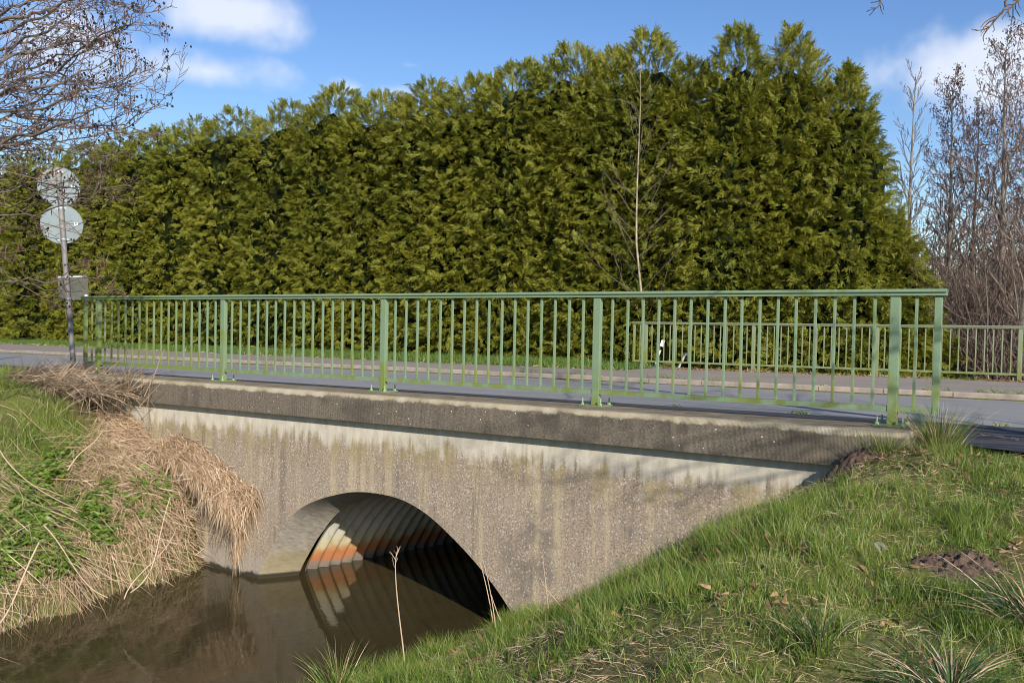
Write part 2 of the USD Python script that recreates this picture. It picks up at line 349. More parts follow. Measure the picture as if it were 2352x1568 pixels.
def bevel_concrete():
    g = G(); p = g.pos(); z = g('separate_xyz', vector=p) + '.z'
    st = g.noise(g.scaled(p, (3, .5, 3)), 9, 4); med = g.noise(p, 4, 5)
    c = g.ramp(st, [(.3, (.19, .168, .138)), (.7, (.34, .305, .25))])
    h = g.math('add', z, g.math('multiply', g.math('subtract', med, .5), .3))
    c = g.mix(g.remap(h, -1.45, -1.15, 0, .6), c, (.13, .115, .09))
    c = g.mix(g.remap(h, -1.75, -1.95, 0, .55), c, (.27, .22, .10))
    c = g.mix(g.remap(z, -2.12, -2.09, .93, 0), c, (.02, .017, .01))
    return g.make('bevel_concrete', g('principled_bsdf', {'roughness': .8, 'specular_ior_level': .25}, base_color=c) + '.BSDF')
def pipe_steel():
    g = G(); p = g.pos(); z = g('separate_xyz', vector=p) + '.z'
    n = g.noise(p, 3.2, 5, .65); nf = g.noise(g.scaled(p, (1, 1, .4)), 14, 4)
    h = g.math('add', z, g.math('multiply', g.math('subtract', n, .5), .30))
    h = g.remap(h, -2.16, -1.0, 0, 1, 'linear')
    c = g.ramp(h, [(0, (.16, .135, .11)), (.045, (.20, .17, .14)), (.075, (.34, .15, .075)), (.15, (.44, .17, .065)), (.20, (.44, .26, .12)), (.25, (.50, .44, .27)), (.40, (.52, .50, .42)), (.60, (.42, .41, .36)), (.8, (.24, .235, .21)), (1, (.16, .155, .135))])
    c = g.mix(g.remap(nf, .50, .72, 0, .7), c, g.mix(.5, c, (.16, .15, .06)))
    bp = g('bump', {'strength': .3, 'distance': .01}, height=nf) + '.normal'
    return g.make('pipe_steel', g('principled_bsdf', {'roughness': .5, 'metallic': .12}, base_color=c, normal=bp) + '.BSDF')
BEVEL, PIPE = bevel_concrete(), pipe_steel()

g = G(); p = g.pos()
n1 = g.noise(g.scaled(p, (1.0, .45, 1)), 5.0, 3, .5); n2 = g.noise(p, 22, 2)
bp = g('bump', {'strength': .10, 'distance': .03}, height=g.math('add', n1, g.math('multiply', n2, .15))) + '.normal'
WATER = g.make('stream_water', g('principled_bsdf', {'roughness': .03, 'ior': 1.33, 'specular_ior_level': .5}, base_color=g.ramp(n1, [(.2, (.036, .0275, .012)), (.8, (.046, .036, .0165))]), normal=bp) + '.BSDF')

# ------------------------------------------------------------------ heights of the land
WZ = -2.16
SK = .22                                   # the culvert runs a little askew
def zroad(x, y):
    x = np.clip(x, -70, 60)
    return np.interp(y, [-.5, .2, 8.1], [-.11, -.13, -.335]) + .0145 * x
def bank_left_edge(y): return np.interp(y, [-12, -3, -1, -.3], [-3.6, -4.33, -4.78, -4.8]) + .08 * np.sin(y * 5.1) + .05 * np.sin(y * 11.3 + 1)
def bank_right_edge(y): return np.interp(y, [-6, -2.6, -1.6], [-1.5, -1.18, -1.0]) + .06 * np.sin(y * 4.3) + .04 * np.sin(y * 9.7)
def hz(x, y):
    x, y = np.asarray(x, float), np.asarray(y, float)
    dl = bank_left_edge(y) - x; dr = x - bank_right_edge(y)
    fall = np.interp(y, [-30, -7.5, -3, -.6], [-1.1, -.86, -.36, 0.0])
    zl = np.interp(dl, [-.5, 0, .12, .45, 1.2, 2.0, 2.8, 3.6, 6, 20], [-2.75, -2.26, -1.93, -1.60, -1.13, -.72, -.36, -.16, -.16, -.3])
    zr = np.interp(dr, [-.5, 0, .3, .95, 1.35, 2.3, 3.0, 3.5, 3.9, 6, 20], [-2.75, -2.24, -2.0, -1.68, -1.50, -.88, -.46, -.16, -.06, -.04, -.1])
    zr = zr + fall * np.clip(dr / 3.5, 0, 1)
    zl2 = np.interp(dl, [-.5, 0, .10, .25, .5, .9, 1.3, 2.0, 2.8, 3.6, 6, 20], [-2.75, -2.24, -1.80, -1.38, -1.08, -.88, -.70, -.40, -.16, -.14, -.16, -.3])
    zl = zl + (zl2 - zl) * np.clip((y + 1.9) / 1.2, 0, 1)
    zl = zl + fall * .5 * np.clip(dl / 4, 0, 1)
    near = np.maximum(np.where(dl > dr, zl, zr), -2.75)
    near = near + (fb(x, y, 2.2, 3) - .5) * .16 * np.clip(np.maximum(dl, dr) / .6, 0, 1) * np.clip((-.5 - y) / .6, .25, 1)
    far_right = np.clip((x - 2.6) / .4, 0, 1)
    road = zroad(x, y) - .05
    back = np.interp(y, [10.8, 14, 20, 60], [0, .02, -.35, -.4])
    right_low = np.where((y > 12.35) & (x > -7), -np.clip((y - 12.35) / 1.5, 0, 1) * .8, 0)
    road = np.where(y > 8.1, zroad(x, 8.1) + .085, road) + np.where(y > 10.8, back + right_low, 0)
    near = np.where((y > -.9) & (x > 2.2), near + (np.minimum(near, road) - near) * np.clip((y + .9) / .6, 0, 1) * far_right, near)
    return np.where(y > -.33, road, near)

xs = np.unique(np.round(np.concatenate([np.arange(-10, 7, .11), np.arange(-40, -10, .8), np.arange(7, 30, 1.2), [-900, -400, -200, -100, -60, 45, 70, 120, 250, 500, 900]]), 3))
ys = np.unique(np.round(np.concatenate([np.arange(-8, -.4, .11), [-.345, -.325, -.2, .1, .4, 2, 5, 8, 8.2, 8.6, 10.3, 10.8, 11.6, 12.3, 12.5, 13, 13.6, 14.2, 15, 17, 20, 25, 32, 45, 70, 120, 250, 500, 900], [-9, -10, -12, -15, -20, -30, -60, -120, -300, -800]]), 3))
gx, gy = np.meshgrid(xs, ys, indexing='ij'); gz = hz(gx, gy)
lo = loft(np.stack([gx, gy, gz], -1).transpose(1, 0, 2))
c = lo.triangles_center
keep = ~((c[:, 1] > -.346) & (c[:, 1] < -.324) & (c[:, 0] > -8) & (c[:, 0] < 2.75))
obj('ground', trimesh.Trimesh(lo.vertices, lo.faces[keep], process=False), GROUND, smooth=True, kind='structure')

# water
wx = np.linspace(-7, 1.5, 40); wy = np.linspace(-40, 20, 120)
a, b = np.meshgrid(wx, wy, indexing='ij')
obj('water', loft(np.stack([a + np.where(b > 0, SK * b, 0), b, np.full(a.shape, WZ)], -1).transpose(1, 0, 2)), WATER, smooth=True, kind='structure')

# ------------------------------------------------------------------ road, asphalt strip, kerb, path
def sheet(x0, x1, yf0, yf1, zf, nx=120, ny=6):
    X = np.linspace(x0, x1, nx); r = []
    for t in np.linspace(0, 1, ny):
        Y = yf0(X) * (1 - t) + yf1(X) * t; r.append(np.stack([X, Y, zf(X, Y)], -1))
    return loft(r)
k_ = lambda v: (lambda x: np.full(np.shape(x), float(v)))
obj('road', sheet(-120, 90, k_(2.4), k_(8.1), zroad), ROAD, smooth=True, kind='structure')
obj('asphalt_path', cat(sheet(-120, 2.75, k_(.21), k_(2.40), lambda x, y: zroad(x, y) + .004), sheet(2.75, 90, lambda x: .21 - .35 * np.clip((x - 2.75) / .5, 0, 1) + .04 * np.sin(x * 5), k_(2.40), lambda x, y: zroad(x, y) + .004)), DARK, smooth=True, kind='structure')
def back_edge(x): return np.where(x > -5.1, 12.02, 10.35 + .06 * np.clip(-10 - x, 0, 20) + .05 * np.sin(x * 2.1))
obj('footpath', cat(sheet(-120, -5.1, k_(8.235), back_edge, lambda x, y: zroad(x, 8.1) + .094), sheet(-5.1, 60, k_(8.235), k_(11.92), lambda x, y: zroad(x, 8.1) + .094)), PATH, smooth=True, kind='structure')
kerb = thing('kerb', None, None, kind='structure')
for i in range(46):
    x0 = -38.383 + i * 1.0
    h = rng.normal(0, .004); s0 = rng.normal(0, .004)
    pr = [(8.1 + s0, -.16), (8.1 + s0, .080 + h), (8.115 + s0, .097 + h), (8.23, .099 + h), (8.23, -.16)]
    rings = [[(x, y, zroad(x, 8.1) + z) for y, z in pr] for x in (x0 + .006, x0 + .012, x0 + .988, x0 + .994)]
    body = loft(rings); e = [trimesh.Trimesh(np.array(r), [[0, 1, 2], [0, 2, 3], [0, 3, 4]], process=False) for r in (rings[0], rings[-1])]
    obj('kerb_stone', cat(body, *e), KERBMAT, kerb)

# ------------------------------------------------------------------ the bridge
bridge = thing('concrete_bridge', 'low weathered concrete road bridge with arched opening over the stream', 'bridge')
face = np.array([(-4.02, -2.9), (-4.01, -2.35), (-3.992, -2.16), (-3.858, -1.931), (-3.66, -1.602), (-3.335, -1.291), (-2.894, -1.112), (-2.444, -1.012), (-2.07, -1.009), (-1.737, -1.082), (-1.257, -1.347), (-1.001, -1.53), (-.752, -1.748), (-.60, -1.92), (-.44, -2.16), (-.40, -2.35), (-.39, -2.9)])
from scipy.interpolate import PchipInterpolator, CubicSpline
tt = np.concatenate([[0], np.cumsum(np.linalg.norm(np.diff(face, axis=0), axis=1))])
cs = PchipInterpolator(tt, face); FT = cs(np.linspace(0, tt[-1], 90))
from scipy.ndimage import gaussian_filter1d
FT = np.concatenate([FT[:4], gaussian_filter1d(FT, 2.0, axis=0, mode='nearest')[4:-4], FT[-4:]])
out = Polygon([(-8.05, -3.0), (2.65, -3.0), (2.65, -.25), (-8.05, -.25)]).difference(Polygon(np.vstack([FT, [(-.39, -3.1), (-4.02, -3.1)]])))
w = trimesh.creation.extrude_polygon(out, .34, engine='earcut')
v = np.array(w.vertices); v = np.stack([v[:, 0], v[:, 2] - .33, v[:, 1]], -1)
w = trimesh.Trimesh(v, w.faces[:, ::-1], process=False)
keepf = ~((np.abs(w.triangles_center[:, 2] + .25) < .001))
v[:, 2] += np.where(v[:, 2] > -.3, .0121 * v[:, 0], 0)
obj('headwall', trimesh.Trimesh(v, w.faces, process=False), WALL, bridge, label='pinkish grey concrete face streaked with lichen')
mid = np.array([-2.32, -2.2])
nrm = unit(mid - FT); sd_ = np.clip(np.abs(nrm[:, :1]) * 1.15, 0, 1) ** 1.6
sd_ = np.where(FT[:, :1] > -2.3, sd_ * .12, sd_)
in_b, in_s = .012 + .198 * sd_, -.01 + .13 * sd_      # how far the reveal and the steel stand inside the edge
rows = [np.stack([FT[:, 0], np.full(len(FT), -.3302), FT[:, 1]], -1)]
for t in (.06, .2, .5, .8, 1.0):
    q = FT + nrm * in_b * (t ** .85); rows.append(np.stack([q[:, 0] + .02 * t, np.full(len(FT), -.33 + .38 * t), q[:, 1]], -1))
q = FT + nrm * (in_b - .11); rows.append(np.stack([q[:, 0] + .02, np.full(len(FT), .054), q[:, 1]], -1))
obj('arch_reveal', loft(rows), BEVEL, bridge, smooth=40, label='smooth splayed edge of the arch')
# corrugated barrel
rows = [np.stack([(FT + nrm * (in_b - .05))[:, 0] + .02, np.full(len(FT), .0545), (FT + nrm * (in_b - .05))[:, 1]], -1), np.stack([(FT + nrm * (in_s - .05))[:, 0], np.full(len(FT), .26) - .11 * (1 - sd_[:, 0]), (FT + nrm * (in_s - .05))[:, 1]], -1)]
jit = meshkit.fbm(np.stack([rows[0][:, 0] * 12, rows[0][:, 2] * 12, rows[0][:, 1]], -1), 3, 3)[:, None]
rows.insert(1, (rows[0] + rows[1]) / 2 + np.stack([nrm[:, 0], nrm[:, 0] * 0, nrm[:, 1]], -1) * (jit - .6) * .10)
obj('joint_earth', loft(rows), simple('joint_earth', (.05, .032, .016), .95, .5, 30, .6), bridge)
yy_ = np.arange(.205, 12.5, .0195); rows = []
for y in yy_:
    off = -.045 + .032 * math.cos((y - .21) / .152 * 2 * math.pi)
    q = FT + nrm * (in_s + .03 + off)
    rows.append(np.stack([q[:, 0] + SK * (y - .1), y - .11 * (1 - sd_[:, 0]) * max(0, 1 - (y - .2) / 1.5), q[:, 1]], -1))
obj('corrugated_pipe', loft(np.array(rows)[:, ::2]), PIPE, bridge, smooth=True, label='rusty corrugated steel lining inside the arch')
# copings
def coping(y0, y1, x0, x1, z, th, mat, name, seed, step=.05):
    X = np.arange(x0, x1 + 1e-6, step); r = []
    n1 = fb(X, X * 0, 6.0, seed) - .5; n2 = fb(X, X * 0 + 9, 11.0, seed + 5) - .5
    for x, a, b in zip(X, n1, n2):
        c1, c2 = .018 + .022 * abs(a), .012 + .018 * abs(b)
        pr = [(y0 + .09, -th), (y0, -th), (y0, -.06), (y0 + .004, -c1 - .004), (y0 + c2, -.003), (y0 + c2 + .05, 0), (y1 - .02, 0), (y1, -.012), (y1, -.22)]
        r.append([(x, yy, z + zz_ + .0121 * x) for yy, zz_ in pr])
    m_ = loft(r); n = len(r[0]); V = np.array(m_.vertices); L = len(V)
    caps = [[0, i, i + 1] for i in range(1, n - 1)] + [[L - n, L - n + i + 1, L - n + i] for i in range(1, n - 1)]
    return obj(name, trimesh.Trimesh(V, np.vstack([m_.faces, caps]), process=False), mat, bridge, smooth=35)
coping(-.42, .205, -8.1, 2.74, 0, .275, COPING, 'coping', 1)
coping(11.93, 12.36, -6.2, 30, -.245, .2, simple('far_coping_concrete', (.24, .215, .175), .9, .3, 6, .3), 'coping', 2, .2)

# ------------------------------------------------------------------ railings
def railing(label, n_bays, x_first, y, z0, mat, left_end, right_end, joints=True):
    """Posts every 2.5 m with sixteen balusters between; the rails run on past the end posts by two gaps."""
    t = thing('bridge_railing', label, 'railing')
    S, gp, k = 2.5, 2.5 / 17, .0121
    xs_ = [x_first + i * S for i in range(n_bays + 1)]
    xa = xs_[0] - (2 * gp if left_end else 0); xb = xs_[-1] + (2 * gp if right_end else 0)
    # handrail: a lipped channel
    pr = [(-.038, .962), (-.038, .975), (-.030, .978), (-.030, .984), (-.043, .986), (-.046, .992), (-.042, 1.006), (-.036, 1.010), (.036, 1.010), (.042, 1.006), (.046, .992), (.043, .986), (.030, .984), (.030, .962)]
    ends = [(xa - .055, xb + .055)] if not joints else [(xa - .055, xs_[2] - .012), (xs_[2] - .010, xb + .055)]
    for a, b in ends:
        r = [[(x, y + q, z0 + zq + k * x) for q, zq in pr] for x in np.linspace(a, b, 24)]
        m_ = loft(r, closed=True); n = len(pr); V = np.array(m_.vertices)
        poly = Polygon(pr); pv, pf = trimesh.creation.triangulate_polygon(poly, engine='earcut')
        capa = trimesh.Trimesh(np.stack([np.full(len(pv), a), y + pv[:, 0], z0 + pv[:, 1] + k * a], -1), pf, process=False)
        capb = trimesh.Trimesh(np.stack([np.full(len(pv), b), y + pv[:, 0], z0 + pv[:, 1] + k * b], -1), pf, process=False)
        obj('handrail', cat(trimesh.Trimesh(V, m_.faces, process=False), capa, capb), mat, t)
    def post(x, hw, hd, z_lo, name):
        obj(name, shear(cbox(x - hw, x + hw, y - hd, y + hd, z0 + z_lo, z0 + .9615), k), mat, t, smooth=30)
    for x in xs_:
        post(x, .035, .025, .012, 'post')
        pl = obj('base_plate', shear(cbox(x - .115, x + .115, y - .105, y + .105, z0 + .0015, z0 + .012), k), mat, t)
        for sx in (-1, 1):
            for sy in (-1, 1):
                bx, by = x + sx * .09, y + sy * .08
                nut = trimesh.creation.cylinder(.016, .016, sections=6); nut.apply_translation([bx, by, z0 + .020])
                st = trimesh.creation.cylinder(.007, .05, sections=8); st.apply_translation([bx, by, z0 + .046])
                obj('bolt', shear(cat(nut, st), k), BOLT, pl)
    if left_end: post(xa, .025, .02, .105, 'post')
    if right_end: post(xb, .025, .02, .105, 'post')
    edges = ([xa] if left_end else []) + xs_ + ([xb] if right_end else [])
    for a, b in zip(edges[:-1], edges[1:]):
        ea = .0355 if a in xs_ else .0255; eb = .0355 if b in xs_ else .0255
        r = shear(box(a + ea, b - eb, y - .018, y + .018, z0 + .105, z0 + .145), k)
        obj('bottom_rail', r, mat, t)
        for j in range(1, int(round((b - a) / gp))):
            x = a + gp * j + rng.normal(0, .0012)
            lean = rng.normal(0, .0016)
            bb = shear(cbox(x - .010, x + .010, y - .010, y + .010, z0 + .1455, z0 + .9615, .002), k)
            v = np.array(bb.vertices); v[:, 0] += lean * (v[:, 2] - z0 - .55)
            obj('baluster', trimesh.Trimesh(v, bb.faces, process=False), mat, t, smooth=30)
    return t
railing('long pale green steel railing standing on the near bridge coping', 4, -7.5, 0, 0, PAINT, True, True)
railing('farther olive green railing beyond the road in front of the hedge end', 8, -5.43, 12.15, -.245, PAINT_FAR, True, False, False)

# ------------------------------------------------------------------ traffic sign seen from behind
base = EYE + pix(169, 842) * 0; dd = pix(169, 842); base = EYE + dd / (dd @ FWD) * 14.6
topd = pix(133, 392); top = EYE + topd / (topd @ FWD) * 14.6
sign = thing('traffic_sign', 'leaning grey sign post with two round signs and a small plate, seen from behind', 'traffic sign')
low = base - unit(top - base) * .5
obj('pole', tubes([(np.array([low + (top - low) * t for t in np.linspace(0, 1, 8)]), .040, .040)], 14), POLE, sign, smooth=40)
capm = trimesh.creation.cylinder(.041, .01, sections=14); capm.apply_translation(top)
obj('cap', capm, POLE, sign)
ax = unit(top - base)
back = unit(EYE - base - ax * ((EYE - base) @ ax)); back = unit(back + .12 * np.cross(ax, back)); side = np.cross(ax, back)   # the backs look towards the camera's side of the road
def plate_frame(c): M = np.eye(4); M[:3, 0] = side; M[:3, 1] = ax; M[:3, 2] = back; M[:3, 3] = c; return M
def along(pxy): d_ = pix(*pxy); P_ = EYE + d_ / (d_ @ FWD) * 14.6; return base + ax * ((P_ - base) @ ax)
for cxy in ((125, 428), (132, 515)):
    cc = along(cxy) - back * .047
    disc = trimesh.creation.cylinder(.30, .004, sections=56)
    rim = trimesh.creation.annulus(.292, .301, .012, sections=56)
    m_ = cat(disc, rim); m_.apply_transform(plate_frame(cc))
    s_ = obj('sign_disc', m_, SIGNBACK, sign)
    st = cat(box(.17, .225, -.02, -.002, 0, .001), box(.17, .187, -.002, .022, 0, .001), box(.208, .225, -.002, .022, 0, .001)); st.apply_transform(plate_frame(cc + back * .0025)); obj('sticker', st, STICKER, s_)
    for dz in (-.24, .24) if cxy[1] > 500 else (-.22, .22):
        cl_ = cat(trimesh.creation.annulus(.0405, .047, .03, sections=18))
        cl_.apply_transform(trimesh.transformations.rotation_matrix(math.pi / 2, [1, 0, 0]))
        lug = box(-.075, .075, -.015, .015, -.047, -.043)
        bo = [trimesh.creation.cylinder(.008, .02, sections=6).apply_translation([s * .06, 0, -.036]) for s in (-1, 1)]
        cm = cat(cl_, lug, *bo); cm.apply_transform(plate_frame(along(cxy) + ax * dz)); obj('clamp', cm, GALV, sign)
cc = along((158, 660)) + side * .09 - back * .047
pm = cbox(-.21, .21, -.19, .19, -.002, .002, .02); pm.apply_transform(plate_frame(cc))
pl = obj('sign_plate', pm, SIGNPLATE, sign)
st = box(.15, .19, -.17, -.12, 0, .001); st.apply_transform(plate_frame(cc + back * .003)); obj('sticker', st, STICKER, pl)
rail_ = box(-.20, .14, .155, .175, .002, .012); rail_.apply_transform(plate_frame(cc)); obj('stiffener', rail_, GALV, pl)
for dz in (-.17, .16):
    cl_ = trimesh.creation.annulus(.0405, .047, .028, sections=18); cl_.apply_transform(trimesh.transformations.rotation_matrix(math.pi / 2, [1, 0, 0]))
    cl_.apply_transform(plate_frame(along((158, 660)) + ax * dz)); obj('clamp', cl_, GALV, sign)

# leaning white poles behind the far railing
WHITE, GREYP, BLUEG = simple('white_enamel', (.62, .64, .68), .4, .12, 8), simple('grey_plastic', (.30, .30, .31), .5, .2, 8), simple('blue_grey_band', (.16, .22, .30), .5, .1)
def at_y(x, y, Y): d_ = pix(x, y); return EYE + d_ * (Y - EYE[1]) / d_[1]
p0, p1 = at_y(1502, 848, 12.75), at_y(1527, 772, 12.95)
t = thing('marker_post', 'white leaning marker post with rectangular head behind the far railing', 'post')
L_ = lambda a, b, s: a + (b - a) * s
p0 = L_(p0, p1, -.5)
obj('shaft', tubes([(np.array([L_(p0, p1, s) for s in (0, .5, .72)]), .022, .022)], 10), WHITE, t, smooth=40)
obj('band', tubes([(np.array([L_(p0, p1, s) for s in (.50, .62)]), .0245, .0245)], 10), BLUEG, t, smooth=40)
ax2 = unit(p1 - p0); sd2 = unit(np.cross(ax2, EYE - p0)); fr2 = np.cross(sd2, ax2)
hd = cbox(-.042, .042, -.08, .08, -.012, .012, .012); M = np.eye(4); M[:3, 0] = sd2; M[:3, 1] = ax2; M[:3, 2] = fr2; M[:3, 3] = L_(p0, p1, .86); hd.apply_transform(M)
h_ = obj('head', hd, WHITE, t)
fr_ = box(-.04, .04, .062, .076, .0125, .016); fr_.apply_transform(M); obj('dark_edge', fr_, GREYP, h_)
p0, p1 = at_y(1556, 850, 12.8), at_y(1575, 812, 12.95); p0 = L_(p0, p1, -1.2)
t = thing('marker_post', 'short grey leaning pole right of the white marker post', 'post')
obj('shaft', tubes([(np.array([p0, L_(p0, p1, .6), p1]), .030, .026)], 10), GREYP, t, smooth=40)
obj('tip', tubes([(np.array([p1, L_(p0, p1, 1.03)]), .027, .018)], 10), BLUEG, t, smooth=40)

# ------------------------------------------------------------------ the conifer hedge
classes = stage.CreateClassPrim('/World/_boughs')
def bough(seed, nfr=11, narrow=1.0, droop=.22):
    r = np.random.default_rng(seed); V, F = [], []
    def leaflet(b, d_, l, wd, nrm_):
        s = np.cross(d_, nrm_); k = len(V) * 0 + sum(len(q) for q in V)
        V.append(np.array([b, b + d_ * l * .5 + s * wd, b + d_ * l - nrm_ * l * .12, b + d_ * l * .5 - s * wd]))
        F.append(np.array([[k, k + 1, k + 2], [k, k + 2, k + 3]]))
    for i in range(nfr):
        u = i / (nfr - 1); sgn = 1 if i % 2 else -1
        b = np.array([.08 + .72 * u, 0, -droop * u * u * .5]) + r.normal(0, .012, 3)
        ang = sgn * r.uniform(.45, .85) * (1 - u * .5) * narrow if i < nfr - 1 else 0
        fl = (.46 - .16 * u) * r.uniform(.75, 1.2)
        tilt = r.normal(.05, .28)
        d0 = np.array([math.cos(ang) * math.cos(tilt), math.sin(ang) * math.cos(tilt), math.sin(tilt)])
        nr = unit(np.array([r.normal(0, .25), r.normal(0, .45), 1.0])); nr = unit(nr - d0 * (nr @ d0))
        for j in range(8):
            s = (j + .5) / 8; c = b + d0 * fl * s + np.array([0, 0, -droop * fl * s * s * 1.5])
            for q in (-1, 1):
                a = q * r.uniform(.5, .85); sd = np.cross(nr, d0)
                d1 = unit(d0 * math.cos(a) + sd * math.sin(a) + np.array([0, 0, -.25 * s]) + r.normal(0, .10, 3))
                leaflet(c, d1, (.135 - .07 * s) * r.uniform(.8, 1.2), .024 - .008 * s, nr)
        leaflet(b + d0 * fl * .9 + np.array([0, 0, -droop * fl * 1.2]), unit(d0 + [0, 0, -.4]), .09, .014, nr)
    return trimesh.Trimesh(np.vstack(V), np.vstack(F), process=False)
NB = 4
for i in range(NB + 1):
    UsdGeom.Xform.Define(stage, f'/World/_boughs/bough_{i}')
    islands(usdkit.mesh(stage, f'/World/_boughs/bough_{i}/sprays', bough(100 + i) if i < NB else bough(120, 9, .55, .05), CONIFER if i < NB else CONIFER_TIP))
stem = tubes([(np.array([[0, 0, 0], [.4, 0, -.01], [.8, 0, -.05]]), .008, .002)], 3)

def crown(parent, P_, Q, S_, idx):
    path = str(parent.GetPath()) + '/crown'
    pi = UsdGeom.PointInstancer.Define(stage, path)
    pr = []
    for i in range(NB + 1):
        x = UsdGeom.Xform.Define(stage, f'{path}/bough_{i}'); x.GetPrim().GetReferences().AddInternalReference('/World/_boughs/bough_%d' % i); pr.append(x.GetPath())
    pi.CreatePrototypesRel().SetTargets(pr)
    pi.CreatePositionsAttr(Vt.Vec3fArray.FromNumpy(np.asarray(P_, np.float32)))
    q = np.asarray(Q)  # xyzw
    pi.CreateOrientationsAttr(Vt.QuathArray([Gf.Quath(float(a[3]), float(a[0]), float(a[1]), float(a[2])) for a in q]))
    pi.CreateScalesAttr(Vt.Vec3fArray.FromNumpy(np.asarray(S_, np.float32)))
    pi.CreateProtoIndicesAttr(Vt.IntArray.FromNumpy(np.asarray(idx, np.int32)))
    tag(pi, kind='stuff')

def hedge_tree(x, y, H, Rm, label, n=1250, shape='hedge', dome=.80):
    z0 = float(hz(x, y)); r = np.random.default_rng(int(1000 + abs(x) * 97))
    t = thing('hedge_conifer', label, 'conifer', (x, y, z0), 'conifers of the tall hedge')
    def prof(u):
        if shape == 'hedge': return np.where(u < dome, 1 - .05 * np.abs(u - .3), np.clip(1 - (u - dome) / (1.01 - dome), 0.0, 1) ** .62)
        return np.interp(u, [0, .12, .28, .45, .62, .80, .93, 1.0], [1.0, 1.02, .88, .74, .60, .42, .22, .04])
    u = r.uniform(0.0, 1.0, n * 3)
    keep = r.uniform(0, 1, n * 3) < np.maximum(prof(u), .45); u = u[keep][:n]; n = len(u)
    th = r.uniform(-np.pi, np.pi, n)
    back_ = (np.sin(th) > .25) & (r.uniform(0, 1, n) < .78) & (u < .93)      # thinner on the far side
    th = np.where(back_, -th, th)
    lump = .74 + .50 * meshkit.fbm(np.stack([np.cos(th) * 2.2 + x * 3, np.sin(th) * 2.2, u * H * 1.3], -1), 3, 5)
    RR = Rm * prof(u) * lump
    rad = RR * np.sqrt(r.uniform(.50, 1.12, n)) - .08
    o = np.stack([np.cos(th), np.sin(th), np.zeros(n)], -1)
    P_ = o * rad[:, None]; P_[:, 2] = u * H + .05
    el = np.radians(np.clip(r.normal(4 + 60 * np.clip((u - dome + .1) / (1.1 - dome), 0, 1) ** 1.3, 26), -55, 88))
    yaw = r.normal(0, .62, n); ca, sa = np.cos(yaw), np.sin(yaw)
    o2 = np.stack([o[:, 0] * ca - o[:, 1] * sa, o[:, 0] * sa + o[:, 1] * ca, o[:, 2]], -1)
    X = unit(o2 * np.cos(el)[:, None] + np.array([0, 0, 1.0]) * np.sin(el)[:, None])
    Z = unit(np.array([0, 0, 1.0]) + r.normal(0, .65, (n, 3))); Z = unit(Z - X * (X * Z).sum(-1, keepdims=True)); Y = np.cross(Z, X)
    rot = R3.from_matrix(np.stack([X, Y, Z], -1)).as_quat()
    sc = r.uniform(.21, .40, n)
    idx = r.integers(0, NB, n)
    # leaders at the top
    k = 46
    ls_ = .24 if shape == 'hedge' else .05
    P2 = np.stack([r.normal(0, ls_ * Rm, k), r.normal(0, ls_ * .8 * Rm, k), np.zeros(k)], -1); P2[:, 2] = H - .22 - 1.3 * np.hypot(P2[:, 0], P2[:, 1]) - r.uniform(0, .35, k)
    X2 = unit(np.stack([r.normal(0, .20, k), r.normal(0, .20, k), np.ones(k)], -1))
    Z2 = unit(r.normal(size=(k, 3))); Z2 = unit(Z2 - X2 * (X2 * Z2).sum(-1, keepdims=True))
    rot2 = R3.from_matrix(np.stack([X2, np.cross(Z2, X2), Z2], -1)).as_quat(); s2 = r.uniform(.16, .36, k)
    S_ = np.stack([sc, sc * r.uniform(.85, 1.15, n), sc], -1); S2 = np.stack([s2, s2 * .55, s2 * .55], -1)
    crown(t, np.vstack([P_, P2]), np.vstack([rot, rot2]), np.vstack([S_, S2]), np.concatenate([idx, np.full(k, NB)]))
    # trunk and the dead brown-black interior
    obj('trunk', tubes([(np.array([[0, 0, -.3], [.02, 0, H * .4], [0, .02, H * .75], [0, 0, H * .93]]), .12, .012)], 8), BARK, t, smooth=True)
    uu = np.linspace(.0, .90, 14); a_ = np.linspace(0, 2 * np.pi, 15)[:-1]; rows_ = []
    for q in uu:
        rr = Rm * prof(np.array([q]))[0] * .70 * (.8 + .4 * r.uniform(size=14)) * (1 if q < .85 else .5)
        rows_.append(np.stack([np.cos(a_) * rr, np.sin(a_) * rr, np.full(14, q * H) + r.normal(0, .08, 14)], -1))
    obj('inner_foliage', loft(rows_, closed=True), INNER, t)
    return t

# (x, y, height above ground, radius, label)
tips = [(-37.5, 7.7), (-34.6, 7.8), (-32.0, 7.8), (-29.4, 7.9), (-27.2, 7.75), (-25.2, 7.85), (-22.8, 7.95), (-20.4, 7.9), (-18.2, 8.2), (-16.2, 7.7), (-14.3, 7.8), (-12.5, 7.65), (-11.0, 7.9), (-9.5, 8.2), (-8.2, 7.8), (-7.1, 8.15), (-5.9, 8.05), (-4.55, 8.6), (-3.35, 8.5)]
lab = ['leftmost hedge conifer, cut by the left edge of the photo', 'hedge conifer left of the sign post behind bare alder twigs', 'hedge conifer directly behind the two round signs', 'hedge conifer just right of the round signs',
       'hedge conifer above the left end of the near railing', 'hedge conifer behind the outermost alder twig tips', 'hedge conifer with a low tip right of the alder twigs', 'low hedge conifer above the second railing post from the left',
       'hedge conifer with a raised pointed tip in the left half of the hedge', 'low dipping hedge conifer right of the raised left tip', 'hedge conifer above the middle railing post', 'hedge conifer just right of the middle railing post',
       'hedge conifer where the hedge top steps up near its centre', 'hedge conifer with a pointed tip left of the bare young tree', 'hedge conifer second to the left of the bare young tree', 'hedge conifer directly behind the bare young tree',
       'hedge conifer just right of the bare young tree', 'tallest spiky hedge conifer left of the other tall tip', 'tall hedge conifer right of the tallest tip']
